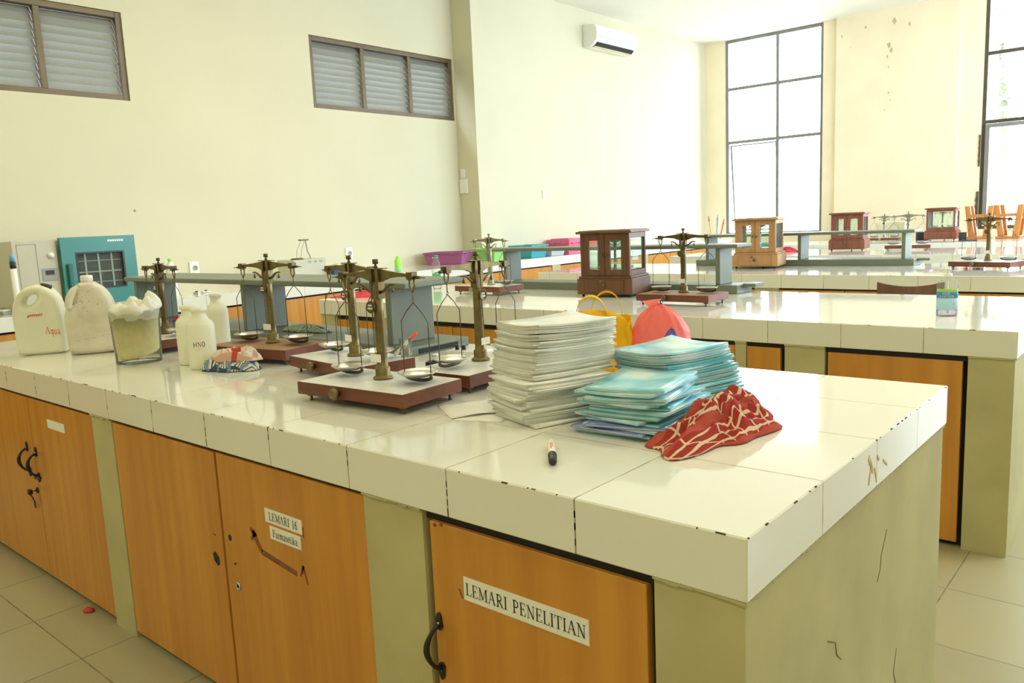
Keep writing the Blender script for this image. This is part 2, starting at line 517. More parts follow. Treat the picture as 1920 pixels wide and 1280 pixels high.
# ------------------------------------------------------------------ serif lettering made of strokes
T_, H_ = 0.11, 0.045      # thick and thin stroke widths (cap height 1)
def _serif(x, y, w=0.3): return [([(x - w / 2, y), (x + w / 2, y)], H_)]
def _arc(cx, cy, rx, ry, a0, a1, n=10):
    return [(cx + rx * math.cos(math.radians(a0 + (a1 - a0) * i / n)), cy + ry * math.sin(math.radians(a0 + (a1 - a0) * i / n))) for i in range(n + 1)]
GL = {
 'L': (0.62, [([(0.17, 0), (0.17, 1)], T_), ([(0.05, 0.02), (0.56, 0.02)], H_), ([(0.56, 0.0), (0.58, 0.25)], H_)] + _serif(0.17, 0.98)),
 'E': (0.64, [([(0.17, 0), (0.17, 1)], T_), ([(0.05, 0.02), (0.56, 0.02)], H_), ([(0.05, 0.98), (0.54, 0.98)], H_), ([(0.17, 0.52), (0.42, 0.52)], H_), ([(0.42, 0.4), (0.42, 0.64)], H_), ([(0.56, 0), (0.6, 0.24)], H_), ([(0.54, 0.98), (0.55, 0.78)], H_)]),
 'M': (0.95, [([(0.16, 0), (0.16, 1)], H_), ([(0.16, 1), (0.47, 0.08)], T_), ([(0.47, 0.08), (0.78, 1)], H_), ([(0.80, 0), (0.80, 1)], T_)] + _serif(0.16, 0.02) + _serif(0.8, 0.02, 0.32) + _serif(0.1, 0.98, 0.2) + _serif(0.85, 0.98, 0.2)),
 'A': (0.78, [([(0.10, 0), (0.38, 1)], H_), ([(0.38, 1), (0.66, 0)], T_), ([(0.19, 0.36), (0.54, 0.36)], H_)] + _serif(0.1, 0.02, 0.24) + _serif(0.66, 0.02, 0.28)),
 'R': (0.72, [([(0.17, 0), (0.17, 1)], T_), ([(0.05, 0.98), (0.3, 0.98)] + _arc(0.3, 0.74, 0.22, 0.24, 90, -90) + [(0.17, 0.5)], 0.075), ([(0.32, 0.5), (0.62, 0.02)], T_)] + _serif(0.17, 0.02) + _serif(0.66, 0.02, 0.16)),
 'I': (0.36, [([(0.18, 0), (0.18, 1)], T_)] + _serif(0.18, 0.02) + _serif(0.18, 0.98)),
 'P': (0.62, [([(0.17, 0), (0.17, 1)], T_), ([(0.05, 0.98), (0.3, 0.98)] + _arc(0.3, 0.72, 0.24, 0.26, 90, -90) + [(0.17, 0.46)], 0.075)] + _serif(0.17, 0.02)),
 'N': (0.78, [([(0.16, 0), (0.16, 1)], H_), ([(0.14, 1), (0.63, 0.02)], T_), ([(0.64, 0), (0.64, 1)], H_)] + _serif(0.16, 0.02, 0.24) + _serif(0.64, 0.98, 0.24) + _serif(0.08, 0.98, 0.16)),
 'T': (0.66, [([(0.33, 0), (0.33, 1)], T_), ([(0.04, 0.98), (0.62, 0.98)], H_), ([(0.05, 0.98), (0.03, 0.76)], H_), ([(0.61, 0.98), (0.63, 0.76)], H_)] + _serif(0.33, 0.02)),
 '1': (0.5, [([(0.27, 0), (0.27, 1)], T_), ([(0.12, 0.86), (0.27, 0.99)], H_)] + _serif(0.27, 0.02)),
 '6': (0.52, [(_arc(0.26, 0.3, 0.18, 0.28, 0, 360, 18), 0.08), (_arc(0.5, 0.32, 0.42, 0.66, 180, 95, 8), 0.085)]),
 'F': (0.6, [([(0.17, 0), (0.17, 1)], T_), ([(0.05, 0.98), (0.54, 0.98)], H_), ([(0.17, 0.52), (0.42, 0.52)], H_), ([(0.42, 0.4), (0.42, 0.64)], H_), ([(0.54, 0.98), (0.55, 0.76)], H_)] + _serif(0.17, 0.02)),
 'a': (0.46, [(_arc(0.2, 0.5, 0.14, 0.16, 150, 0, 6) + [(0.34, 0.08), (0.42, 0.02)], 0.085), (_arc(0.2, 0.18, 0.14, 0.16, 80, 360, 10), 0.07)]),
 'r': (0.36, [([(0.13, 0), (0.13, 0.64)], 0.09), (_arc(0.28, 0.45, 0.15, 0.19, 180, 50, 6), 0.07)] + _serif(0.13, 0.02, 0.22)),
 'm': (0.76, [([(0.12, 0), (0.12, 0.64)], 0.09), (_arc(0.25, 0.42, 0.13, 0.22, 180, 0, 8) + [(0.38, 0)], 0.08), (_arc(0.51, 0.42, 0.13, 0.22, 180, 0, 8) + [(0.64, 0)], 0.08)] + _serif(0.12, 0.02, 0.2) + _serif(0.38, 0.02, 0.2) + _serif(0.64, 0.02, 0.2)),
 's': (0.38, [(_arc(0.19, 0.48, 0.12, 0.15, 30, 250, 8) + _arc(0.19, 0.17, 0.12, 0.16, 70, -150, 8), 0.08)]),
 'e': (0.44, [([(0.08, 0.36), (0.36, 0.36)] + _arc(0.22, 0.34, 0.15, 0.3, 10, 320, 14), 0.075)]),
 't': (0.3, [([(0.13, 0.84), (0.13, 0.12)] + _arc(0.21, 0.12, 0.08, 0.1, 180, 300, 5), 0.085), ([(0.03, 0.64), (0.27, 0.64)], H_)]),
 'i': (0.28, [([(0.14, 0), (0.14, 0.64)], 0.09), ([(0.14, 0.82), (0.14, 0.92)], 0.11)] + _serif(0.14, 0.02, 0.22)),
 'k': (0.48, [([(0.12, 0), (0.12, 1)], 0.09), ([(0.38, 0.64), (0.14, 0.28)], H_), ([(0.22, 0.36), (0.4, 0.02)], 0.085)] + _serif(0.12, 0.02, 0.2)),
 'q': (0.46, [(_arc(0.2, 0.32, 0.15, 0.28, 0, 360, 14), 0.08), ([(0.36, 0.64), (0.36, -0.35)], 0.09)]),
 'u': (0.48, [([(0.1, 0.64), (0.1, 0.2)] + _arc(0.23, 0.18, 0.13, 0.18, 180, 360, 8), 0.08), ([(0.36, 0.64), (0.36, 0)], 0.08)]),
 'd': (0.46, [(_arc(0.2, 0.32, 0.15, 0.28, 0, 360, 14), 0.08), ([(0.36, 0), (0.36, 1)], 0.09)]),
 'H': (0.7, [([(0.12, 0), (0.12, 1)], T_), ([(0.58, 0), (0.58, 1)], T_), ([(0.12, 0.5), (0.58, 0.5)], 0.08)]),
 'O': (0.7, [(_arc(0.35, 0.5, 0.26, 0.46, 0, 360, 20), 0.1)]),
 'S': (0.56, [(_arc(0.28, 0.74, 0.2, 0.22, 30, 250, 8) + _arc(0.28, 0.27, 0.2, 0.24, 70, -150, 8), 0.1)]),
 'Z': (0.6, [([(0.08, 0.96), (0.52, 0.96), (0.08, 0.04), (0.54, 0.04)], 0.1)]),
 'D': (0.66, [([(0.12, 0), (0.12, 1)], T_), ([(0.12, 0.96)] + _arc(0.2, 0.5, 0.36, 0.46, 90, -90, 12) + [(0.12, 0.04)], 0.1)]),
 ' ': (0.42, []),
}
def lettering(name, text, size, fn, mat, parent, track=0.04):
    """fn(u, v) -> 3D point; u runs along the line from its centre, v up from its middle; flat strokes"""
    w = sum(GL[c][0] + track for c in text)
    mb = MB()
    x = -w / 2
    for c in text:
        for pl, th in GL[c][1]:
            for i in range(len(pl) - 1):
                (x0, y0), (x1, y1) = pl[i], pl[i + 1]
                d = Vector((x1 - x0, y1 - y0))
                if d.length < 1e-6: continue
                d.normalize(); e = d * th * 0.2 if len(pl) > 2 else d * 0
                nx, ny = -d.y * th / 2, d.x * th / 2
                q = [(x0 - e.x + nx, y0 - e.y + ny), (x0 - e.x - nx, y0 - e.y - ny), (x1 + e.x - nx, y1 + e.y - ny), (x1 + e.x + nx, y1 + e.y + ny)]
                mb._add([fn((x + a) * size, (b - 0.5) * size) for a, b in q], [(0, 1, 2, 3)])
        x += GL[c][0] + track
    return mb.build(name, mat, parent)

# ------------------------------------------------------------------ the room
struct(MB().box((LX - .2, FY - .2, -.12), (RX + .2, BY + .2, 0)).build('floor', 'floor'))
struct(MB().box((LX - .2, FY - .2, CZ), (RX + .2, BY + .2, CZ + .12)).build('ceiling', 'ceiling'))

def wall_with_holes(name, mat, axis, c0, c1, a0, a1, holes, z0=0.0, z1=CZ):
    """wall between c0 and c1 on `axis`, running a0..a1, holes = (a, b, zlo, zhi)"""
    mb = MB()
    def bx(a, b, lo, hi):
        if b - a < 1e-4 or hi - lo < 1e-4: return
        if axis == 0: mb.box((c0, a, lo), (c1, b, hi))
        else: mb.box((a, c0, lo), (b, c1, hi))
    x = a0
    for (a, b, lo, hi) in sorted(holes):
        bx(x, a, z0, z1); bx(a, b, z0, lo); bx(a, b, hi, z1)
        x = b
    bx(x, a1, z0, z1)
    return struct(mb.build(name, mat))

W1 = (0.19, 2.045, 2.385, 3.06)
W2 = (3.81, 5.745, 2.468, 3.145)
YC = 5.77
wall_with_holes('wall_left', 'wall', 0, LX - .15, LX, FY, YC, [W1, W2])
struct(MB().box((LX - .15, YC, 0), (AX, BY, CZ)).build('wall_far_left', 'wall'))
W3 = (-5.45, -3.90, 0.92, CZ)
W4 = (-1.82, 0.45, 0.92, CZ)
W5 = (1.2, 2.8, 0.92, CZ)
wall_with_holes('wall_back', 'wall_peach', 1, BY, BY + .14, LX - .15, RX + .15, [W3, W4, W5])
struct(MB().box((-3.70, BY - .05, 0), (-2.10, BY, CZ)).build('trim_1', 'wall_peach'))
R1 = (4.6, 7.4, 0.9, 3.8); R2 = (8.0, 10.8, 0.9, 3.8)
wall_with_holes('wall_right', 'wall', 0, RX, RX + .14, FY, BY, [R1, R2])
wall_with_holes('wall_front', 'wall', 1, FY - .14, FY, LX - .15, RX + .15, [])

def framed_window(name, axis, c, a0, a1, z0, z1, vbars, hbars, w, mat, pane='pane', d=0.05):
    """frame bars and a pane filling an opening; returns an Empty marked as structure"""
    r = bpy.data.objects.new(name, None); COL.objects.link(r); struct(r)
    r.location = ((c, (a0 + a1) / 2, z0) if axis == 0 else ((a0 + a1) / 2, c, z0))
    off = Vector(r.location)
    def bar(mb, a, b, lo, hi, t=d / 2):
        if axis == 0: mb.box(Vector((c - t, a, lo)) - off, Vector((c + t, b, hi)) - off)
        else: mb.box(Vector((a, c - t, lo)) - off, Vector((b, c + t, hi)) - off)
    m = MB()
    bar(m, a0, a0 + w, z0, z1); bar(m, a1 - w, a1, z0, z1)
    bar(m, a0 + w, a1 - w, z0, z0 + w); bar(m, a0 + w, a1 - w, z1 - w, z1)
    m.build('window_frame', mat, r, bevel=0.003)
    for v in vbars:
        m = MB(); bar(m, v - w / 2, v + w / 2, z0 + w, z1 - w); m.build('mullion', mat, r, bevel=0.003)
    for h in hbars:
        m = MB(); bar(m, a0 + w, a1 - w, h - w / 2, h + w / 2, d / 2 - 0.004); m.build('transom', mat, r, bevel=0.003)
    if pane:
        m = MB(); bar(m, a0 + w * .5, a1 - w * .5, z0 + w * .5, z1 - w * .5, 0.003); m.build('window_pane', pane, r)
    return r, off

# louvred windows on the left wall
slat_m, nt, b = _mat('frosted louvre glass')
tc = N(nt, 'ShaderNodeTexCoord'); no = N(nt, 'ShaderNodeTexNoise'); no.inputs['Scale'].default_value = 260
nt.links.new(tc.outputs['Object'], no.inputs['Vector'])
cr = N(nt, 'ShaderNodeValToRGB'); cr.color_ramp.elements[0].color = (0.20, 0.20, 0.17, 1); cr.color_ramp.elements[1].color = (0.42, 0.42, 0.37, 1)
nt.links.new(no.outputs[0], cr.inputs[0]); nt.links.new(cr.outputs[0], b.inputs['Base Color'])
b.inputs['Roughness'].default_value = 0.3
tr = N(nt, 'ShaderNodeBsdfTranslucent'); tr.inputs[0].default_value = (0.62, 0.64, 0.60, 1)
mx = N(nt, 'ShaderNodeMixShader'); mx.inputs[0].default_value = 0.07
nt.links.new(b.outputs[0], mx.inputs[1]); nt.links.new(tr.outputs[0], mx.inputs[2]); nt.links.new(mx.outputs[0], nt.nodes['Material Output'].inputs[0])
W['louvre'] = slat_m
for (nm, w, bars) in (('window_1', W1, (0.81, 1.43)), ('window_2', W2, (4.46, 5.10))):
    c = LX - .055
    r, off = framed_window(nm, 0, c, w[0], w[1], w[2], w[3], bars, (), 0.045, 'frame_olive', None, 0.08)
    edges = [w[0] + .045] + [q for v in bars for q in (v - .0225, v + .0225)] + [w[1] - .045]
    for k in range(0, len(edges), 2):
        a, b2 = edges[k], edges[k + 1]
        m = MB(); n = 10; hh = (w[3] - w[2] - .09) / n
        for j in range(n):
            zb = w[2] + .045 + j * hh
            p = [(c - .032, zb + hh + .020), (c - .027, zb + hh + .020), (c + .022, zb - .002), (c + .017, zb - .002)]
            if j == n - 1: p = [(x, min(z, w[3] - .046)) for x, z in p]
            if j == 0: p = [(x, max(z, w[2] + .046)) for x, z in p]
            m.prism([(x - off.x, z - off.z) for x, z in p], a - off.y + .002, b2 - off.y - .002, 1)
        m.build('louvre_panel', 'louvre', r)

r3, off = framed_window('window_3', 1, BY + .05, W3[0], W3[1], W3[2], W3[3], (-4.60,), (2.40, 3.23), 0.045, 'frame_grey')
MS = Matrix.Translation((0, .03, 2.36 - off.z)) @ Matrix.Rotation(math.radians(6), 4, 'X')
m = MB().box((-5.40 - off.x, 0, -1.38), (-5.375 - off.x, .02, 0), 0, MS).box((-4.655 - off.x, 0, -1.38), (-4.63 - off.x, .02, 0), 0, MS).box((-5.375 - off.x, 0, -.02), (-4.655 - off.x, .02, 0), 0, MS).box((-5.375 - off.x, 0, -1.38), (-4.655 - off.x, .02, -1.355), 0, MS)
sash = m.build('open_sash', 'frame_grey', r3)
r4, off = framed_window('window_4', 1, BY + .05, W4[0], W4[1], W4[2], W4[3], (-0.70,), (2.32, 3.19), 0.045, 'frame')
MB().box((W4[0] + .05 - off.x, -.06, .97 - off.z), (W4[0] + .10 - off.x, -.028, 2.29 - off.z)).box((-.78 - off.x, -.06, .97 - off.z), (-.73 - off.x, -.028, 2.29 - off.z)).box((W4[0] + .10 - off.x, -.06, 2.24 - off.z), (-.78 - off.x, -.028, 2.29 - off.z)).build('sash_frame', 'frame_grey', r4)
framed_window('window_5', 1, BY + .05, W5[0], W5[1], W5[2], W5[3], (2.0,), (2.32, 3.19), 0.045, 'frame')
framed_window('window_6', 0, RX + .05, R1[0], R1[1], R1[2], R1[3], (6.0,), (2.4,), 0.045, 'frame')
framed_window('window_7', 0, RX + .05, R2[0], R2[1], R2[2], R2[3], (9.4,), (2.4,), 0.045, 'frame')

# rotten wood strips and stains beside the right-hand tall window, peeling paint on the back wall
m = MB()
for (z0, z1, w) in ((1.75, 2.16, .028), (0.95, 1.42, .04)):
    pts = [(W4[0] - w * (0.6 + .4 * random.random()), z0 + (z1 - z0) * i / 12) for i in range(13)]
    poly = [(W4[0], z0)] + [(W4[0], z1)] + pts[::-1]
    m.prism(poly, BY - .012, BY, 1)
struct(m.build('trim_2', 'frame'))
stain = plain('grey brown peeling paint and gap shade', (0.56, 0.44, 0.28), 0.9, var=0.25, scale=60)
W['stain'] = stain
m = MB()
for (px, pz, sz) in ((-2.98, 3.50, .055), (-2.95, 3.42, .04), (-3.0, 3.34, .03), (-2.98, 3.20, .02), (-3.30, 3.78, .03), (-3.62, 3.72, .025), (-2.97, 2.85, .02), (-2.95, 2.75, .015), (-2.92, 3.80, .045), (-2.72, 3.72, .03), (-3.5, 3.55, .012), (-3.02, 2.62, .014)):
    n = 11; y = BY - .0515
    vs = [(px + sz * (.35 + .65 * random.random()) * math.cos(2 * PI * i / n) * .7, y, pz + sz * (.35 + .9 * random.random()) * math.sin(2 * PI * i / n)) for i in range(n)]
    m._add([(px, y - .001, pz)] + vs, [(0, 1 + i, 1 + (i + 1) % n) for i in range(n)])
struct(m.build('trim_3', 'stain'))
m = MB()
pts = [(.0, 2.855, 3.38), (.0, 2.90, 3.33), (.0, 2.93, 3.27), (.0, 3.03, 3.20), (.0, 3.05, 3.17)]
m.tube([(LX + .0008, y, z) for _, y, z in [(0, 3.12, 3.62), (0, 3.20, 3.55), (0, 3.27, 3.47), (0, 3.31, 3.42)]], .0014, 4)
struct(m.build('trim_4', 'stain'))
sp = MB().lathe([(0.0, -.001), (.009, -.001), (.011, .001), (.006, .004), (0, .004)], 10, M=Matrix.Translation((LX + .001, 1.98, 1.52)) @ Matrix.Rotation(PI / 2, 4, 'Y')).build('wall_plug', 'grey')
tag(sp, 'tiny grey plug in the bare left wall above the teal oven', 'wall plug')

for (lx, ly) in FILL_LAMPS:  # fittings and glowing tubes made up to carry the added fill
    t = thing('fill_fitting', 'added unseen white fill light fitting', 'fill light', (lx, ly, CZ), 0, 'added fill lights on the ceiling')
    MB().box((-.66, -.15, -.06), (.66, .15, 0)).build('housing', 'white', t, bevel=.004)
    tube_m, nt, b = _mat('added fill tube'); b.inputs['Emission Color'].default_value = (1, .93, .78, 1); b.inputs['Emission Strength'].default_value = 2.0
    for s in (-.07, .07):
        MB().cyl((-.6, s, -.082), (.6, s, -.082), .016, n=10).build('tube', tube_m, t)

# trees beyond the right-hand tall window, on light-bouncing lawn
leaf = plain('pale green leaves', (0.42, 0.60, 0.42), 0.7, var=0.2, scale=4)
W['leaf'] = leaf
bark = plain('grey bark', (0.2, 0.17, 0.12), 0.9, var=0.3, scale=20); W['bark'] = bark
pale_ground = plain('pale bounce ground', (0.50, 0.50, 0.44), 0.9, var=0.2, scale=2); W['pale_ground'] = pale_ground  # ground toned pale to bounce daylight onto the ceiling
o = MB().box((-30, 12.2, -1.0), (20, 60, -.9)).build('pale_ground', 'pale_ground'); struct(o); o.name = 'floor_outside'
for (tx, ty, hh, rr) in ((-4.2, 27.0, 9.0, 3.0), (1.8, 24, 8.5, 2.4)):
    t = thing('tree', 'pale leafy tree seen through the tall window at the far right' if tx < 0 else 'leafy tree outside behind the far right window frame', 'tree', (tx, ty, -.9))
    MB().tube([(0, 0, 0), (.1, 0, hh * .4), (-.1, .1, hh * .75)], [.22, .16, .07], 10).build('trunk', 'bark', t)
    m = MB()
    for k in range(900):
        a = random.random() * 2 * PI; q = random.gauss(0, .5); rad = rr * math.sqrt(random.random())
        z = hh * .72 + random.gauss(0, 1.2); rad *= max(.2, 1 - abs(z - hh * .72) / 4)
        c = Vector((rad * math.cos(a), rad * math.sin(a), z)); s = .16 + .14 * random.random()
        u = Vector((random.gauss(0, 1), random.gauss(0, 1), random.gauss(0, 1))).normalized(); v = u.orthogonal().normalized() * s; w = u.cross(v).normalized() * s * .5
        m._add([c - v, c - w, c + v, c + w], [(0, 1, 2, 3)])
    m.build('foliage', 'leaf', t)

# ------------------------------------------------------------------ benches
SL = 0.098          # height of the tiled edge
def iron_handle(parent, x, y, z, L=0.115, name='handle'):
    m = MB()
    pts = []
    for i in range(11):
        t = i / 10
        pts.append((x - .010 * math.sin(PI * t), y - .006 - .026 * math.sin(PI * t) ** .6, z - L * .38 + L * .76 * t))
    m.tube(pts, [.0055, .0045, .0048, .0058, .0068, .0072, .0068, .0058, .0048, .0045, .0055], 8)
    for s in (-1, 1):
        cz = z + s * L * .40
        poly = [(x + .011 * math.cos(2 * PI * k / 12) * (1 if math.sin(2 * PI * k / 12) * s < 0 else .75), cz + .017 * math.sin(2 * PI * k / 12) * (1.35 if math.sin(2 * PI * k / 12) * s > 0 else .9)) for k in range(12)]
        m.prism(poly, y - .005, y, 1)
        m.lathe([(0, 0), (.0032, 0), (.0032, .002), (0, .003)], 8, 1, Matrix.Translation((x, y - .005, cz)) @ Matrix.Rotation(PI / 2, 4, 'X'))
    return m.build(name, ['iron', 'steel'], parent, bevel=.0012)

def label_sheet(parent, text, x0, x1, zc, h, y, size):
    l = MB().box((x0, y - .0012, zc - h / 2), (x1, y, zc + h / 2)).build('paper_label', 'paper', parent)
    l['label'] = 'white paper label reading ' + text
    xc = (x0 + x1) / 2
    lettering('lettering', text, size, lambda u, v: (xc + u, y - .0018, zc + v), 'ink', l)
    return l

def bench(label, x0, x1, y0, y1, piers, doors, detail=False, left_end=True):
    """masonry bench: origin of the Empty at the right front corner on the floor"""
    t = thing('laboratory_bench', label, 'bench', (x1, y0, 0), 0)
    X = lambda x: x - x1
    D = y1 - y0
    MB().box((X(x0), 0, Z - SL), (0, D, Z)).build('tiled_worktop', 'tile', t, bevel=.0025, seg=1)
    m = MB()
    for (a, b) in piers:
        m.box((X(a), .008, 0), (X(b) - (.006 if b == x1 else 0), D - .008, Z - SL))
    for (a, b) in zip(piers[:-1], piers[1:]):
        m.box((X(a[1]), D - .09, 0), (X(b[0]), D - .02, Z - SL))
    m.build('masonry_base', 'plaster', t)
    m = MB()
    for (a, b) in zip(piers[:-1], piers[1:]):
        m.box((X(a[1]) + .001, .045, 0), (X(b[0]) - .001, .075, Z - SL - .001))
        m.box((X(a[1]), .02, Z - SL - .0225), (X(b[0]), .045, Z - SL - .0005))
    m.build('cupboard_void', 'dark', t)
    # ragged plaster and chipped glaze below and above the edge tiles
    for (a, b) in piers:
        m = MB()
        n = max(4, int((b - a) / .02)); prev = None
        for i in range(n):
            xa = X(a) + (b - a) * i / n; xb = X(a) + (b - a) * (i + 1) / n
            hh = .002 + .006 * random.random()
            m.box((xa, .002, Z - SL - hh), (xb, .0085, Z - SL))
        m.build('ragged_plaster', 'plaster', t)
    m = MB()
    if x1 > -0.5:
        n = 60
        for i in range(n):
            ya = D * i / n; yb = D * (i + 1) / n
            hh = .001 + .004 * random.random() + .004 * math.sin(i * .35) ** 2
            m.box((-.0075, ya + .001, Z - SL - hh), (-.003, yb, Z - SL))
    m.build('ragged_plaster', 'plaster', t)
    m = MB()
    for i in range(46 if detail else 14):
        xa = X(x0) + (x1 - x0) * random.random(); L = .002 + .016 * random.random() ** 3
        if xa + L > 0: continue
        m.box((xa, -.0006, Z - .0012 - .0016 * random.random()), (xa + L, .003, Z - .0003))
    if detail:
        for i in range(22):
            ya = D * random.random(); L = .002 + .014 * random.random() ** 3
            m.box((-.003, ya, Z - .0022), (.0005, min(D, ya + L), Z - .0004))
        for k in range(1, 13):
            for q in range(6):
                if random.random() < .5:
                    zz = Z - SL * random.random(); m.box((-.3 * k - .0014, -.0005, zz), (-.3 * k + .0012, .002, min(Z - .001, zz + .012)))
    m.build('chipped_edge', 'grime', t)
    for dd in doors:
        a, b = dd[0], dd[1]; opt = dd[2] if len(dd) > 2 else {}
        gt, gr, gl = opt.get('top', .012), opt.get('right', .003), opt.get('left', .003)
        yo = opt.get('y', .010)
        d = MB().box((X(a) + gl, yo, .022), (X(b) - gr, yo + .018, Z - SL - gt), 0).build('cabinet_door', ['door'], t, bevel=.0012, seg=1)
        e = MB().box((X(a) + gl, yo + .0182, .022), (X(b) - gr, yo + .022, Z - SL - gt + .004)).build('edge_band', 'edge', d)
        for (hx, hz) in opt.get('handles', ()): iron_handle(d, X(hx), yo, hz, opt.get('hl', .115))
        for (tx, lx0, lx1, lz, lh, ls) in opt.get('labels', ()): label_sheet(d, tx, X(lx0), X(lx1), lz, lh, yo, ls)
        if 'extra' in opt: opt['extra'](d, X, yo)
    return t

def door_lock(parent, x, y, z, r=.011, mat='steel'):
    m = MB().lathe([(0, 0), (r, 0), (r, .003), (r * .75, .0045), (r * .7, .003), (0, .003)], 18, 0, Matrix.Translation((x, y, z)) @ Matrix.Rotation(PI / 2, 4, 'X'))
    m.box((x - .001, y - .0052, z - .004), (x + .001, y - .003, z + .004), 1)
    return m.build('lock', [mat, 'dark'], parent)

def ex_left(d, X, y):
    o = door_lock(d, X(-2.855), y, .36, .012, 'iron')
    m = MB().cyl((X(-2.855), y - .004, .36), (X(-2.855), y - .022, .36), .0022, n=6).box((X(-2.864), y - .034, .352), (X(-2.846), y - .020, .369))
    m.tube([(X(-2.855), y - .028, .352), (X(-2.86), y - .02, .338), (X(-2.868), y - .012, .315)], .0025, 6)
    m.box((X(-2.876), y - .013, .290), (X(-2.862), y - .010, .318))
    m.build('key', 'iron', d, bevel=.001)
    m = MB().prism([(X(-2.86), .405), (X(-2.80), .413), (X(-2.795), .42), (X(-2.83), .425), (X(-2.858), .415)], y - .006, y, 1)
    m.build('catch', 'iron', d)
    MB().box((X(-2.66), y - .0012, .632), (X(-2.505), y, .664)).build('paper_label', 'paper', d)['label'] = 'small faded white paper label'
def ex_mid_l(d, X, y):
    m = MB().prism([(X(-1.545), .43), (X(-1.532), .437), (X(-1.516), .425), (X(-1.514), .405), (X(-1.524), .398), (X(-1.54), .41)], y - .0012, y + .001, 1)
    m.build('broken_hole', 'dark', d)
    MB().prism([(X(-1.535), .490), (X(-1.520), .487), (X(-1.522), .484)], y - .0008, y, 1).build('screw_hole', 'dark', d)
def ex_mid_r(d, X, y):
    m = MB().prism([(X(-1.458), .50), (X(-1.450), .504), (X(-1.444), .495), (X(-1.448), .486), (X(-1.457), .488)], y - .0012, y, 1)
    m.build('screw_hole', 'dark', d)
    MB().prism([(X(-1.445), .424), (X(-1.43), .430), (X(-1.437), .42)], y - .0008, y, 1).build('screw_hole', 'dark', d)
    door_lock(d, X(-1.432), y, .364, .0115)
    m = MB()
    pl = [((-1.335, .540), (-1.300, .490), .018), ((-1.325, .535), (-1.345, .515), .010), ((-1.300, .492), (-1.150, .472), .016), ((-1.345, .545), (-1.318, .530), .012),
          ((-1.135, .470), (-1.122, .500), .007), ((-1.122, .500), (-1.108, .455), .007), ((-1.128, .478), (-1.118, .500), .006), ((-1.112, .574), (-1.110, .600), .007), ((-1.145, .585), (-1.128, .582), .004)]
    for k_, (a, b, w) in enumerate(pl):
        if k_ in (4, 7, 8): m.build('tape_residue', 'tape', d); m = MB()
        dx = Vector((b[0] - a[0], b[1] - a[1])).normalized(); n = Vector((-dx.y, dx.x)) * w / 2
        m.prism([(X(a[0]) + n.x, a[1] + n.y), (X(a[0]) - n.x, a[1] - n.y), (X(b[0]) - n.x * .8, b[1] - n.y * .8), (X(b[0]) + n.x * .9, b[1] + n.y * .9)], y - .0006, y + .001, 1)
    m.build('tape_residue', 'tape', d)
def ex_right(d, X, y):
    m = MB()
    m.prism([(X(-.593), .590), (X(-.589), .592), (X(-.582), .574), (X(-.585), .573)], y - .0006, y, 1)
    for (sx, sz) in ((-.650, .708), (-.632, .712)):
        m.prism([(X(sx) + .005 * math.cos(k * PI / 4), sz + .004 * math.sin(k * PI / 4)) for k in range(8)], y - .0006, y, 1)
    m.build('scratch', 'tape', d)

XL1 = -3.86
bench('nearest bench with white tiled top, cream plaster piers and labelled orange cupboard doors', XL1, 0.0, 0.0, 1.18,
      [(XL1, -3.55), (-2.255, -2.106), (-.865, -.683), (-.156, 0.0)],
      [(-3.55, -2.84, dict(handles=[(-2.905, .475)])), (-2.84, -2.255, dict(handles=[(-2.815, .468)], extra=ex_left)),
       (-2.106, -1.487, dict(extra=ex_mid_l, right=.003)),
       (-1.487, -.865, dict(y=.013, extra=ex_mid_r, labels=[('LEMARI 16', -1.268, -1.112, .598, .036, .0205), ('Farmasetika', -1.252, -1.122, .556, .034, .0195)])),
       (-.683, -.156, dict(top=.022, right=.016, left=.018, handles=[(-.652, .453)], hl=.125, extra=ex_right, labels=[('LEMARI PENELITIAN', -.578, -.285, .597, .047, .0248)]))], True)
t1 = [o for o in COL.objects if o.name == 'laboratory_bench'][0]
# scuffed tape marks on the end tiles and hairline cracks in the end plaster
m = MB()
for (ya, za, yb, zb, w) in ((.545, .812, .575, .775, .010), (.56, .785, .548, .755, .007), (.585, .78, .60, .748, .005), (.640, .782, .668, .765, .005), (.60, .80, .612, .79, .006)):
    d = Vector((yb - ya, zb - za)).normalized(); n = Vector((-d.y, d.x)) * w / 2
    m.prism([(ya + n.x, za + n.y), (ya - n.x, za - n.y), (yb - n.x, zb - n.y), (yb + n.x, zb + n.y)], -.0008, .0009, 0)
m.build('tape_scuffs', 'stain', t1)
m = MB()
def crack(pts, r=.0011):
    m.tube([(-.0055, y, z) for y, z in pts], r, 4)
crack([(.64, .52), (.66, .54), (.665, .57), (.69, .60), (.70, .615)], .0008)
crack([(.35, .52), (.39, .50), (.40, .47), (.425, .45)])
crack([(.28, .39), (.33, .395), (.36, .39), (.41, .395)], .0007)
crack([(.80, .30), (.78, .25), (.82, .18), (.86, .12)], .0008)
W['crack'] = plain('dark hairline crack', (.24, .21, .11), .9)
m.build('cracks', 'crack', t1)

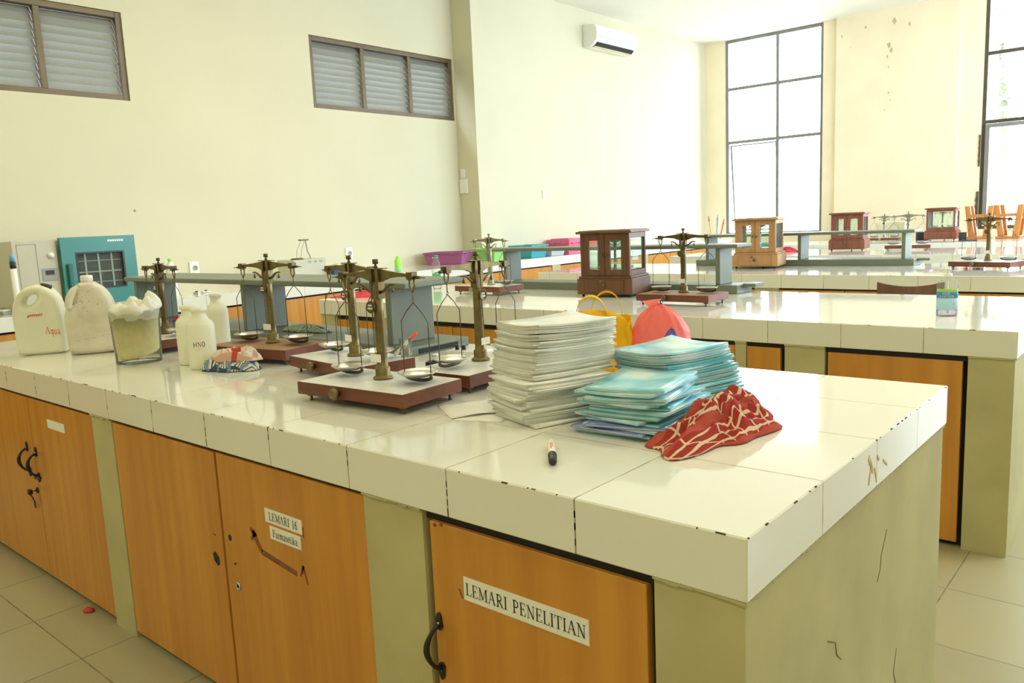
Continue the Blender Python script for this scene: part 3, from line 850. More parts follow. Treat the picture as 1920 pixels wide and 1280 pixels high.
XL2 = -4.03
bench('second bench from the camera with white tiled top and hand sanitizer on it', XL2, 0.0, 2.205, 3.385,
      [(XL2, -3.86), (-3.40, -3.22), (-2.35, -2.17), (-1.58, -1.06) if False else (-1.05, -1.0), (-.83, -.665), (-.152, 0.0)],
      [(-3.86, -3.40, dict(top=.03)), (-3.22, -2.785, dict(top=.03)), (-2.785, -2.35, dict(top=.03)), (-2.17, -1.61, dict(top=.02)), (-1.61, -1.05, dict(top=.02)), (-1.0, -.83, dict(top=.02, right=.02)), (-.665, -.152, dict(top=.022, right=.018, left=.012))])
bench('third bench from the camera, carrying the light oak balance case', -4.03, 0.0, 4.573, 5.75,
      [(-4.03, -3.86), (-3.0, -2.82), (-2.0, -1.82), (-.9, -.72), (-.152, 0.0)],
      [(-3.86, -3.0), (-2.82, -2.41), (-2.41, -2.0), (-1.82, -1.36), (-1.36, -.9), (-.72, -.152)])
bench('fourth bench from the camera, behind the light oak balance case', -4.03, 0.0, 6.94, 8.12,
      [(-4.03, -3.86), (-3.0, -2.82), (-2.0, -1.82), (-.9, -.72), (-.152, 0.0)],
      [(-3.86, -3.0), (-2.82, -2.41), (-2.41, -2.0), (-1.82, -1.36), (-1.36, -.9), (-.72, -.152)])
bench('farthest bench by the tall windows with upturned orange stools on it', -4.03, 0.0, 9.31, 10.49,
      [(-4.03, -3.86), (-3.0, -2.82), (-2.0, -1.82), (-.9, -.72), (-.152, 0.0)],
      [(-3.86, -3.0), (-2.82, -2.41), (-2.41, -2.0), (-1.82, -1.36), (-1.36, -.9), (-.72, -.152)])

# wall counter along the left wall, rising slightly towards the back
CX = -5.33
def ramp(y): return max(0.0, min(1.0, (y - 2.0) / 3.0)) * 0.035
t = thing('wall_counter', 'long white tiled counter along the left wall with orange cupboards', 'counter', (LX, 0, 0))
ys = [-1.6, 2.0, 5.0, YC, BY]
def cbox(mb, x0, x1, ya, yb, z0, z1, ramp_lo=True, mat=0):
    xs = (x0 - LX, x1 - LX)
    vs = [(xs[0], ya, z0 + (ramp(ya) if ramp_lo else 0)), (xs[1], ya, z0 + (ramp(ya) if ramp_lo else 0)), (xs[1], yb, z0 + (ramp(yb) if ramp_lo else 0)), (xs[0], yb, z0 + (ramp(yb) if ramp_lo else 0)),
          (xs[0], ya, z1 + ramp(ya)), (xs[1], ya, z1 + ramp(ya)), (xs[1], yb, z1 + ramp(yb)), (xs[0], yb, z1 + ramp(yb))]
    mb._add(vs, [(0, 3, 2, 1), (4, 5, 6, 7), (0, 1, 5, 4), (1, 2, 6, 5), (2, 3, 7, 6), (3, 0, 4, 7)], mat)
m = MB()
for a, b in zip(ys[:-1], ys[1:]): cbox(m, LX if b <= YC else AX, CX, a, b, Z - SL, Z)
m.build('tiled_worktop', 'tile', t)
m = MB()
for a, b in zip(ys[:-1], ys[1:]): cbox(m, LX if b <= YC else AX, CX - .06, a, b, 0, Z - SL - .0005, False)
m.build('cupboard_void', 'dark', t)
y = -1.6; k = 0
while y < BY - .2:
    wd = .62 if k % 4 else .16
    yb = min(BY, y + wd)
    if k % 4 == 0:
        m = MB(); cbox(m, CX - .06, CX - .008, y, yb, 0, Z - SL - .0005, False); m.build('masonry_pier', 'plaster', t)
    else:
        m = MB(); cbox(m, CX - .032, CX - .014, y + .006, yb - .006, .02, Z - SL - .016, False); m.build('cabinet_door', 'door', t, bevel=.001)
    y = yb; k += 1

# ------------------------------------------------------------------ balances
def make_balance(label, x, y, rot, z=Z, s=1.0, metal='brass', board='redwood', top='laminate', hang='wire', dark='bronze', group='two-pan balances on the benches', medal=True, foot=True):
    t = thing('two_pan_balance', label, 'balance', (x, y, z), math.radians(rot), group)
    t.scale = (s, s, s)
    MB().box((-.2, -.13, .020), (.2, .09, .054), 0, top=1).build('base_board', [board, top], t, bevel=.0015, seg=1)
    if foot:
        for fx, fy in ((-.175, -.105), (.175, -.105), (-.175, .068), (.175, .068)):
            MB().lathe([(0, 0), (.004, 0), (.004, .010), (.0025, .011), (.0025, .013), (.011, .013), (.011, .020), (0, .020)], 10).build('levelling_foot', metal, t).location = (fx, fy, 0)
    RX90 = Matrix.Rotation(PI / 2, 4, 'X')
    MB().lathe([(0, .0), (.008, 0), (.008, .008), (.0125, .008), (.0155, .011), (.0155, .018), (.013, .022), (.009, .022), (.008, .0205), (0, .0205)], 20, 0, Matrix.Translation((-.035, -.13, .036)) @ RX90).build('front_knob', metal, t)
    # pillar with stepped foot
    MB().lathe([(0, 0), (.027, 0), (.027, .006), (.022, .008), (.020, .012), (.020, .030), (.0175, .033), (.0150, .035), (.0145, .06), (.0135, .18), (.0125, .255), (0, .255)], 20, 0, Matrix.Translation((0, 0, .054))).build('pillar', metal, t)
    m = MB()
    for sx in (-1, 1):
        m.prism([(sx * .006, .285), (sx * .0165, .29), (sx * .0175, .335), (sx * .015, .348), (sx * .0065, .348)], -.012, .012, 1)
    m.prism([(-.014, .27), (.014, .27), (.0165, .30), (-.0165, .30)], -.0115, .0115, 1)
    m.box((-.034, -.010, .3485), (.034, .010, .3515))
    m.build('yoke', metal, t, bevel=.001)
    MB().lathe([(0, 0), (.005, 0), (.005, .006), (.0028, .007), (.0028, .010), (.0078, .0105), (.0078, .023), (0, .0235)], 14, 0, Matrix.Translation((0, 0, .3515))).build('top_screw', dark, t)
    # beam: flat tapered plate, ends curling down
    up = [(0, .347), (.03, .346), (.07, .341), (.10, .338), (.118, .336), (.126, .330), (.127, .318)]
    lo = [(.119, .318), (.117, .325), (.108, .329), (.08, .328), (.05, .325), (.02, .315), (0, .313)]
    half = up + lo
    poly = half + [(-x_, z_) for x_, z_ in half[::-1] if x_ > 1e-6]
    MB().prism(poly, -.0042, .0042, 1).build('beam', metal, t, bevel=.0008, seg=1)
    for sx in (-1, 1):
        m = MB().box((sx * .129 - .010, -.011, .322), (sx * .129 + .010, .011, .341))
        m.cyl((sx * .139, 0, .327), (sx * .158, 0, .327), .0042, n=8).cyl((sx * .158, 0, .327), (sx * .176, 0, .326), .0016, n=6)
        m.build('end_block', dark, t, bevel=.001, seg=1)
        # stirrup
        m = MB()
        pts = [(sx * .129 - .008, 0, .322), (sx * .129 - .0085, 0, .305), (sx * .129 - .004, 0, .296), (sx * .129, 0, .289), (sx * .129 + .004, 0, .296), (sx * .129 + .0085, 0, .305), (sx * .129 + .008, 0, .322)]
        m.tube(pts, .0026, 6)
        m.cyl((sx * .129, 0, .290), (sx * .129, 0, .268), .0017, n=6)
        m.tube([(sx * .129, 0, .272), (sx * .129 + .005, .0, .266), (sx * .129, .0, .261), (sx * .129 - .004, 0, .266)], .0014, 5)
        m.build('stirrup', metal, t)
        # wire bow carrying the pan
        cx = sx * .129; w = .047
        m = MB().tube([(cx, 0, .262), (cx - w * .55, 0, .240), (cx - w, 0, .214), (cx - w, 0, .200), (cx - w, 0, .068)], .0014, 6)
        m.tube([(cx, 0, .262), (cx + w * .55, 0, .240), (cx + w, 0, .214), (cx + w, 0, .200), (cx + w, 0, .068)], .0014, 6)
        hb = m.build('pan_hanger', hang, t)
        m = MB()
        pts = [(cx - w - .002, 0, .074)] + [(cx - (w - .001) * math.cos(PI * i / 8), 0, .0705 - .009 * math.sin(PI * i / 8)) for i in range(9)] + [(cx + w + .002, 0, .074)]
        m.tube(pts, .003, 6, flat=1.6)
        for q in (-1, 1): m.cyl((cx + q * w, 0, .066), (cx + q * w, 0, .078), .0036, n=8)
        m.build('pan_support', dark, t)
        m = MB().lathe([(0, .0665), (.020, .0668), (.034, .069), (.044, .0745), (.0525, .080), (.053, .0812), (.044, .0765), (.034, .071), (.02, .0688), (0, .0685)], 36, 0, Matrix.Translation((cx, 0, .0028)))
        m.build('weighing_pan', 'steel', t)
        # side arm with a small hanging screw
        m = MB().tube([(sx * .013, -.004, .286), (sx * .03, -.004, .292), (sx * .045, -.004, .304), (sx * .058, -.004, .309), (sx * .072, -.004, .308)], [.004, .0042, .0038, .003, .0014], 8)
        m.cyl((sx * .062, -.004, .307), (sx * .062, -.004, .298), .0014, n=6).cyl((sx * .062, -.004, .299), (sx * .062, -.004, .288), .0034, .0042, n=8)
        m.build('rest_arm', dark, t)
    MB().tube([(-.004, -.018, .322), (-.004, -.020, .2), (-.001, -.0215, .115)], [.0022, .0016, .0009], 6).build('pointer', hang, t)
    d = MB().lathe([(0, 0), (.0165, 0), (.0165, .002), (.0145, .0032), (.0138, .0022), (0, .0022)], 26, 0, Matrix.Translation((-.004, -.0235, .250)) @ RX90).build('medallion', dark, t)
    if medal:
        m = MB()
        for q, (zz, ww) in enumerate(((.2545, .0075), (.2465, .0095))):
            k = -ww
            while k < ww:
                m.box((-.004 + k, -.0264, zz - .0024), (-.004 + k + .0026, -.0257, zz + .0024)); k += .0038
        m.build('white_lettering', 'white', d)
    MB().box((-.019, -.0235, .103), (.019, -.0222, .124)).build('scale_plate', 'paper', t)
    return t

make_balance('brass two-pan balance on a white board, frontmost, nearest the stacks of booklets', -1.19, .355, 3.5)
make_balance('brass two-pan balance on a white board directly behind the frontmost one', -1.58, .572, -7)
make_balance('brass two-pan balance turned sideways, between the grey shelf end and the tall white booklet stack', -1.142, .69, 92.5)
make_balance('brass two-pan balance on a bare brown wooden board beside the red and blue checked cloths', -2.125, .622, 9, s=1.02, board='redwood', top='brownwood')
make_balance('brass two-pan balance partly hidden behind the yellow-lined beaker, farthest left', -2.85, .57, -1, metal='bronze')
make_balance('grey two-pan balance on the second bench left end, behind the clear bottle', -3.07, 2.88, -3, s=1.04, metal='brass_grey', dark='brass_grey', medal=False)
make_balance('bronze two-pan balance on a brown board right of the dark glazed balance case', -1.56, 2.70, 0, s=1.03, metal='bronze', top='brownwood', medal=False)
make_balance('brass two-pan balance on the third bench near the right edge, behind the sanitizer bottle', -.62, 5.20, -16, medal=False)
make_balance('brass two-pan balance at the right photo edge, its board overlapping its neighbour', -.235, 5.42, 20, medal=False)
make_balance('grey two-pan balance on the fourth bench, beside the end of the far grey shelf', -1.78, 7.77, 12, s=1.03, metal='brass_grey', dark='brass_grey', hang='wire', medal=False)
make_balance('small dark two-pan balance on the farthest bench, just right of the red brown case', -2.62, 9.95, 6, s=.93, metal='brass_grey', dark='bronze', medal=False)
make_balance('two-pan balance inside the dark red-brown glazed case with double doors', -2.17, 2.995, 40, z=Z + .122, s=.60, metal='brass_grey', dark='brass_grey', medal=False)
make_balance('two-pan balance inside the light oak glazed case', -2.262, 5.275, 35, z=Z + .128, s=.62, metal='brass_grey', dark='brass_grey', medal=False)
make_balance('two-pan balance inside the red-brown case standing on the fourth bench', -2.37, 7.80, 20, z=Z + .13, s=.62, metal='brass_grey', dark='brass_grey', medal=False)
make_balance('two-pan balance inside the cherry red case with a single front pane', -1.955, 9.98, 20, z=Z + .13, s=.62, metal='brass', dark='brass', medal=False)

# ------------------------------------------------------------------ glazed balance cases
def make_case(label, x, y, rot, wood_m, s=1.0, single=False):
    t = thing('balance_case', label, 'display case', (x, y, Z), math.radians(rot), 'glazed wooden balance cases')
    t.scale = (s, s, s)
    for fx, fy in ((-.15, -.13), (.15, -.13), (0, .13)):
        MB().lathe([(0, 0), (.004, 0), (.005, .008), (.010, .010), (.010, .018), (0, .018)], 10).build('foot', 'iron', t).location = (fx, fy, 0)
    m = MB().box((-.178, -.158, .018), (.178, .158, .112)).box((-.17, -.15, .112), (.17, .15, .126))
    m.build('plinth', wood_m, t, bevel=.003)
    if not single:
        d = MB().box((-.125, -.164, .030), (.125, -.157, .102)).build('drawer', wood_m, t, bevel=.002)
        MB().lathe([(0, 0), (.006, 0), (.006, .008), (.011, .010), (.011, .016), (0, .018)], 14, 0, Matrix.Translation((0, -.164, .072)) @ Matrix.Rotation(PI / 2, 4, 'X')).build('drawer_knob', 'bronze', d)
        MB().lathe([(0, 0), (.009, 0), (.009, .002), (0, .002)], 14, 0, Matrix.Translation((-.02, -.164, .095)) @ Matrix.Rotation(PI / 2, 4, 'X')).build('escutcheon', 'brass', d)
    m = MB(); a = .158; b = .14; w = .022
    for sx in (-1, 1):
        for sy in (-1, 1):
            m.box((min(sx * a, sx * (a - w)), min(sy * b, sy * (b - w)), .126), (max(sx * a, sx * (a - w)), max(sy * b, sy * (b - w)), .382))
        m.box((min(sx * a, sx * (a - w * .8)), -b + w, .126), (max(sx * a, sx * (a - w * .8)), b - w, .158))
        m.box((min(sx * a, sx * (a - w * .8)), -b + w, .350), (max(sx * a, sx * (a - w * .8)), b - w, .382))
    m.box((-a + w, b - w * .8, .126), (a - w, b, .158)).box((-a + w, b - w * .8, .350), (a - w, b, .382))
    m.build('case_frame', wood_m, t, bevel=.0015, seg=1)
    for sx in (-1, 1):
        MB().box((sx * (a - w * .5) - .001, -b + w, .158), (sx * (a - w * .5) + .001, b - w, .350)).build('side_pane', 'glass', t)
    MB().box((-a + w, b - .010, .158), (a - w, b - .008, .350)).build('back_pane', 'glass', t)
    MB().box((-.178, -.162, .382), (.178, .158, .396), 0).box((-.165, -.148, .3825), (.165, .145, .400)).build('roof', wood_m, t, bevel=.003)
    if single:
        m = MB().box((-a + w, -b + .002, .126), (a - w, -b + .018, .150)).box((-a + w, -b + .002, .352), (a - w, -b + .018, .382))
        f = m.build('front_sash', wood_m, t, bevel=.001)
        MB().box((-a + w, -b + .008, .150), (a - w, -b + .010, .352)).build('front_pane', 'glass', f)
    else:
        for sx in (-1, 1):
            x0, x1 = (-.136, -.0015) if sx < 0 else (.0015, .136)
            st = .032
            m = MB().box((x0, -b + .001, .128), (x0 + st, -b + .018, .380)).box((x1 - st, -b + .001, .128), (x1, -b + .018, .380))
            m.box((x0 + st, -b + .001, .128), (x1 - st, -b + .018, .166)).box((x0 + st, -b + .001, .340), (x1 - st, -b + .018, .380))
            d = m.build('glazed_door', wood_m, t, bevel=.0015)
            MB().box((x0 + st, -b + .008, .166), (x1 - st, -b + .010, .340)).build('door_pane', 'glass', d)
            MB().lathe([(0, 0), (.0035, 0), (.0035, .01), (.0075, .011), (.0075, .018), (0, .019)], 12, 0, Matrix.Translation((sx * .014, -b + .001, .255)) @ Matrix.Rotation(PI / 2, 4, 'X')).build('door_knob', 'bronze', d)
    return t
make_case('dark red-brown glazed balance case with double doors on the second bench', -2.175, 2.985, 11, 'cabwood', .965)
make_case('light oak glazed balance case with double doors on the third bench', -2.262, 5.265, 10, 'cabwood_light', 1.01)
make_case('red-brown glazed balance case on the fourth bench behind the far grey shelf', -2.37, 7.82, 7, 'cabwood_red', 1.0)
make_case('cherry red glazed case with one wide front pane on the farthest bench', -1.955, 10.0, 2, 'cabwood_red', 1.0, True)

# ------------------------------------------------------------------ grey rack shelves
def make_shelf(label, xl, xr, y0, y1, ztop, ups, yu0, yu1, thick=.022, base=(.034,), rot=0.0, over=(0, 0), bh=.034):
    t = thing('bench_rack', label, 'rack', (xr, y0, Z), rot, 'grey-green painted racks standing on the benches')
    L = xl - xr
    m = MB().box((L, 0, ztop), (0 + over[1], y1 - y0, ztop + thick))
    m.build('top_board', 'shelf', t, bevel=.006)
    for u in ups:
        MB().box((u - xr - .014, yu0 - y0, bh), (u - xr + .014, yu1 - y0, ztop)).build('upright', 'shelf', t, bevel=.003)
    MB().box((L, 0, 0), (0, y1 - y0, bh)).build('base_board', 'shelf', t, bevel=.004)
    return t
t = make_shelf('grey-green rack along the back of the nearest bench, behind the brass balances', -3.82, -1.63, .84, 1.15, .240, (-3.74, -2.71, -1.745), .86, 1.07)
MB().box((-.0015, .05, .006), (.0015, .25, .024)).build('dark_slot', 'dark', t)
t = make_shelf('grey-green rack on the second bench behind the dark glazed balance case', -3.34, -1.49, 3.185, 3.38, .257, (-3.22, -1.615), 3.20, 3.36, bh=.05)
MB().box((.002, .07, .035), (.075, .19, .055)).build('base_tongue', 'shelf', t, bevel=.003)
t = make_shelf('grey-green rack on the third bench right of the light oak case', -2.94, -1.15, 5.47, 5.71, .246, (-2.84, -2.02, -1.23), 5.49, 5.67, bh=.05)
MB().box((.002, .08, .035), (.09, .18, .052)).build('base_tongue', 'shelf', t, bevel=.003)

# ------------------------------------------------------------------ booklets
BW, BD = .178, .240
def booklet(label, x, y, z, rot, th, cov, group, curl=0.0, lift=0.0, name='booklet'):
    t = thing(name, label, 'booklet', (x, y, z), math.radians(rot), group)
    nu, nv = 7, 7
    ph = random.random() * .004 * (1 if curl else 0)
    def c(u, v):
        a, b = 2 * u - 1, 2 * v - 1
        return curl * (.75 * a * a + .55 * b * b - .25 * a * b) + lift * (max(0, -b) ** 2) * (.3 + .7 * max(0, -a))
    def slab(mb, x0, x1, y0, y1, za, zb, taper=0.0):
        top = []; n = len(mb.v)
        for (zz, tp) in ((za, 0), (zb, 1)):
            for j in range(nv):
                for i in range(nu):
                    u, v = i / (nu - 1), j / (nv - 1)
                    px, py = x0 + (x1 - x0) * u, y0 + (y1 - y0) * v
                    uu, vv = px / BW + .5, py / BD + .5
                    mb.v.append(Vector((px, py, zz + c(uu, vv))))
        def idx(k, i, j): return n + k * nu * nv + j * nu + i
        def F(q, sm=True): mb.f.append(q); mb.m.append(0); mb.sm.append(sm)
        for j in range(nv - 1):
            for i in range(nu - 1):
                F((idx(0, i, j), idx(0, i, j + 1), idx(0, i + 1, j + 1), idx(0, i + 1, j)))
                F((idx(1, i, j), idx(1, i + 1, j), idx(1, i + 1, j + 1), idx(1, i, j + 1)))
        for i in range(nu - 1):
            F((idx(0, i, 0), idx(0, i + 1, 0), idx(1, i + 1, 0), idx(1, i, 0)), False)
            F((idx(0, i + 1, nv - 1), idx(0, i, nv - 1), idx(1, i, nv - 1), idx(1, i + 1, nv - 1)), False)
        for j in range(nv - 1):
            F((idx(0, 0, j + 1), idx(0, 0, j), idx(1, 0, j), idx(1, 0, j + 1)), False)
            F((idx(0, nu - 1, j), idx(0, nu - 1, j + 1), idx(1, nu - 1, j + 1), idx(1, nu - 1, j)), False)
    ct = th * .17
    m = MB(); w, d = BW / 2, BD / 2
    slab(m, -w + .001, w - .0022, -d + .0018, d - .0018, ct, th - ct)
    m.build('pages', 'pages', t)
    m = MB()
    slab(m, -w, w, -d, d, 0.0002, ct)
    slab(m, -w, w, -d, d, th - ct, th - .0002)
    slab(m, -w, -w + .001, -d, d, ct, th - ct)
    m.build('cover', cov, t)
    return t

def stack(n, x0, y0, x1, y1, z0, z1, rot0, rot1, jit, rj, cov, lab, group, curl0=0.0, curl1=0.0, top_label=None, liftf=0.0, bottom_label=None, flip=.4, skip=None):
    dz = (z1 - z0) / n
    for i in range(n):
        f = i / max(1, n - 1)
        cv = cov(i) if callable(cov) else cov
        lb = top_label if (top_label and i == n - 1) else (bottom_label if (bottom_label and i == 0) else lab)
        if callable(lb): lb = lb(i)
        g = group if lb is lab or callable(lab) else None
        k = 1.0 if i < n - 1 else .3
        booklet(lb, x0 + (x1 - x0) * f + random.gauss(0, jit) * k, y0 + (y1 - y0) * f + random.gauss(0, jit) * k, z0 + i * dz,
                rot0 + (rot1 - rot0) * f + random.gauss(0, rj) * k + (180 if random.random() < flip else 0), dz * .96, cv, group,
                curl0 + (curl1 - curl0) * f, liftf * f)
g = 'booklets in the tall pale stack'
stack(17, -.688, .445, -.698, .458, Z + .0022, Z + .090, -24, -20, .0065, 3.4, 'cover_white', 'pale booklet in the loose lower half of the tall pale stack', g, 0, .004, bottom_label='pale booklet lying on the white tiles, bottom of the tall pale stack')
stack(23, -.728, .505, -.750, .555, Z + .090, Z + .203, -16, -15, .0030, 1.4, 'cover_white', 'pale booklet in the tidy upper half of the tall pale stack', g, .003, .009, top_label='pale booklet with a blank cover, topmost of the tall pale stack')
g = 'booklets in the front blue stack'
def cov_f(i): return 'cover_navy' if i in (2, 4) else ('cover_blue' if i > 13 or i % 3 == 0 else 'cover_teal')
def lab_f(i):
    return 'violet blue booklet low in the front blue stack' if i in (2, 4) else ('turquoise booklet in the untidy lower half of the front blue stack' if i < 10 else 'turquoise booklet near the top of the front blue stack')
stack(18, -.458, .466, -.462, .482, Z + .0003, Z + .096, 3, 9, .011, 7, cov_f, lab_f, g, 0, .004, top_label='cloudy sky-blue booklet, topmost of the front blue stack')
g = 'booklets in the rear blue stack'
stack(24, -.492, .748, -.535, .732, Z + .0003, Z + .124, -22, -9, .003, 2.2, lambda i: 'cover_blue' if i > 19 or i % 4 == 0 else 'cover_teal', 'turquoise booklet in the rear blue stack behind the front one', g, 0, .009, top_label='cloudy sky-blue booklet, topmost of the rear blue stack')

# loose sheets beside the tall stack
def sheet(label, x, y, rot, w, d, z, wav):
    m = MB()
    m.grid(9, 9, lambda u, v: (w * (u - .5), d * (v - .5), wav * (.5 + .5 * math.sin(5 * u + 3 * v)) * u * (1 - v) + .0004), 0, True)
    o = m.build('paper_sheet', 'paper', None, solid=.0003)
    o.location = (x, y, z); o.rotation_euler = (0, 0, math.radians(rot))
    tag(o, label, 'paper', 'loose paper sheets by the tall stack')
    return o
sheet('loose white sheet whose corner curls up, left of the tall pale stack', -.890, .385, 58, .15, .16, Z + .0012, .012)
sheet('loose white sheet lying flat beneath the curling one', -.825, .375, 22, .12, .17, Z + .0002, .0)

# marker pen in front of the tall stack
def marker(label, x, y, z, rot, body, cap, L=.135, tilt=0.0):
    t = thing('marker_pen', label, 'marker pen', (x, y, z), math.radians(rot))
    R_ = Matrix.Rotation(PI / 2, 4, 'Y')
    MB().lathe([(0, 0), (.0068, 0), (.0078, .004), (.0078, .088), (.006, .090), (.006, .094), (0, .094)], 18, 0, R_).build('barrel', body, t)
    MB().lathe([(0, .090), (.0085, .090), (.0088, .094), (.0078, .132), (.006, .136), (0, .137)], 18, 0, R_).build('cap', cap, t)
    m = MB().box((.028, -.0081, -.002), (.062, -.0076, .001)).box((.03, -.0025, .00785), (.07, -.0005, .0081)).box((.03, .001, .00785), (.058, .0022, .0081))
    m.build('print', 'redink' if cap == 'black' else 'ink', t)
    t.rotation_euler[1] = tilt
    return t
marker('white whiteboard marker with black cap lying in front of the booklets', -.520, .224, Z + .0088, -51, 'white', 'black')

# ------------------------------------------------------------------ crumpled cloths and bags
W['cloth_red'] = check_cloth('red checked cloth', (0.34, 0.04, 0.035), (0.66, 0.52, 0.38), (0.42, 0.08, 0.06), .024, .26)
W['cloth_redwhite'] = check_cloth('white and red checked cloth', (0.68, 0.60, 0.50), (0.60, 0.36, 0.30), (0.48, 0.08, 0.07), .026, .22)
W['cloth_bluewhite'] = check_cloth('white and blue checked cloth', (0.62, 0.62, 0.54), (0.06, 0.08, 0.13), (0.16, 0.26, 0.45), .011, .34)
W['cloth_green'] = check_cloth('pale green checked cloth', (0.62, 0.66, 0.56), (0.16, 0.28, 0.20), (0.45, 0.55, 0.45), .014, .35)
W['cloth_scarlet'] = plain('scarlet cloth', (0.60, 0.045, 0.06), 0.85, var=0.2, scale=20)
W['bag_yellow'] = translucent('yellow woven bag', (1.0, 0.68, 0.02), .4, .8, .06, 40)
W['bag_red'] = translucent('translucent coral plastic bag', (0.95, 0.27, 0.24), .45, .35, .1, 5, alpha=.88)
W['bag_purple'] = translucent('purple plastic', (0.22, 0.14, 0.5), .3, .3, .1, 9)

def cloth_lump(name, label, cat, x, y, z, rot, sx, sy, h, mat, seed, fold=1.0, peak=(0, 0), parent=None, group=None, n=70, uvs=2.2, irregular=.18, flat=0.0):
    random.seed(seed); off = Vector((seed * 3.7, seed * 1.3, 0))
    def ridge(p, f):
        return 1 - abs(2 * noise.noise(p * f + off))
    def fn(u, v):
        a, b = 2 * u - 1, 2 * v - 1
        # square -> disc
        X_ = a * math.sqrt(1 - b * b / 2); Y_ = b * math.sqrt(1 - a * a / 2)
        r = math.hypot(X_, Y_); th = math.atan2(Y_, X_)
        rim = 1 + irregular * (noise.noise(Vector((math.cos(th) * 1.6, math.sin(th) * 1.6, seed))) * 2) + .05 * math.sin(7 * th + seed)
        px, py = X_ * sx * rim, Y_ * sy * rim
        p = Vector((X_ * 1.1, Y_ * 1.1, 0))
        env = max(0.0, 1 - r ** (2.4 + 6 * flat))
        bx, by = X_ - peak[0], Y_ - peak[1]
        hump = math.exp(-(bx * bx + by * by) * 1.5)
        rr = ridge(p, 1.7) * .55 + ridge(p, 3.9) * .3 * fold + ridge(p, 7.5) * .12 * fold
        zz = h * env * (.25 + .75 * (hump + (1 - hump) * flat)) * (.35 + .9 * rr + flat * .45 * (1 - rr))
        q = noise.noise(Vector((X_ * 3, Y_ * 3, seed + 5))) * .10 * fold
        return (px + q * sx * env, py + q * sy * env, .0022 + max(0, zz))
    def uvf(u, v):
        w = noise.noise(Vector((u * 3, v * 3, seed))) * .10
        return ((u + w) * uvs * sx, (v + w * .7) * uvs * sy)
    m = MB().grid(n, n, fn, 0, True, uvf)
    o = m.build(name, mat, parent, solid=.003)
    o.location = (x, y, z); o.rotation_euler = (0, 0, math.radians(rot))
    if parent is None: tag(o, label, cat, group)
    return o
cloth_lump('checked_cloth', 'crumpled red cloth with cream stripes beside the blue booklets', 'cloth', -.282, .485, Z, -8, .088, .168, .088, 'cloth_red', 3, .85, (-.1, .45), uvs=3.0, flat=.15, n=90, irregular=.24)
cloth_lump('checked_cloth', 'folded white and blue checked cloth underneath the red and white one', 'cloth', -2.030, .385, Z, 24, .112, .046, .036, 'cloth_bluewhite', 5, 1.0, uvs=1.6, irregular=.08, flat=.8)
cloth_lump('checked_cloth', 'folded white and red checked cloth lying on top of the blue checked one', 'cloth', -2.015, .405, Z + .030, 34, .092, .042, .044, 'cloth_redwhite', 8, .5, (.5, 0), uvs=1.5, irregular=.08, flat=.75)
cloth_lump('checked_cloth', 'pale green checked cloth lying on the base of the nearest rack', 'cloth', -2.42, .975, Z + .034, 6, .135, .040, .026, 'cloth_green', 12, .8, uvs=2.2, flat=.4)
cloth_lump('red_cloth', 'scarlet cloth spread on the left end of the second bench', 'cloth', -3.86, 2.47, Z, 28, .24, .10, .035, 'cloth_scarlet', 13, 1.0, irregular=.2)
cloth_lump('red_cloth', 'tiny scrap of red cloth on the rack base behind the beaker', 'cloth', -3.50, .95, Z + .034, 0, .028, .02, .02, 'cloth_scarlet', 15, .6, n=24)
cloth_lump('red_cloth', 'red cloth lying on the fourth bench left of the red-brown case', 'cloth', -2.98, 7.65, Z, 8, .16, .07, .05, 'cloth_scarlet', 17, .8, n=40)
random.seed(23)
# red litter on the floor
m = MB().lathe([(0, 0), (.014, .001), (.018, .006), (.010, .012), (0, .013)], 9, fn=lambda t, r, z: (r * math.cos(t) * (1.4 + .4 * math.sin(3 * t)), r * math.sin(t), z))
o = m.build('litter', 'cloth_scarlet'); o.location = (-2.44, 0.0 - .012, .0); tag(o, 'small scrap of red litter on the floor by the bench foot', 'litter')

# yellow carrier bag with two loop handles
t = thing('carrier_bag', 'yellow woven carrier bag with two loop handles behind the tall stack', 'bag', (-.905, .955, Z), math.radians(32))
m = MB()
def bagfn(u, v):
    th = 2 * PI * u
    c, s_ = math.cos(th), math.sin(th)
    k = 1 - .10 * v
    ex = .112 * k * math.copysign(abs(c) ** .45, c)
    ey = (.050 - .034 * v) * math.copysign(abs(s_) ** .6, s_)
    w = .008 * noise.noise(Vector((c * 2, s_ * 2, v * 4))) * (0.3 + v)
    zz = .001 + .172 * v + .012 * v * math.sin(3 * th) - .020 * v * max(0, c)
    return (ex + w, ey + w * 2, zz)
m.grid(49, 14, bagfn, 0, True)
m.build('bag_body', 'bag_yellow', t, solid=.001)
for sy, lean, x0, dz in ((-1, -.02, -.015, 0), (1, .03, .03, .006)):
    m = MB(); pts = []
    for i in range(17):
        a = PI * i / 16
        pts.append((x0 - .046 * math.cos(a), sy * .014 + lean * math.sin(a), .150 + dz + .078 * math.sin(a) ** .8))
    m.tube(pts, .0125, 4, flat=.10)
    m.build('bag_handle', 'bag_yellow', t)

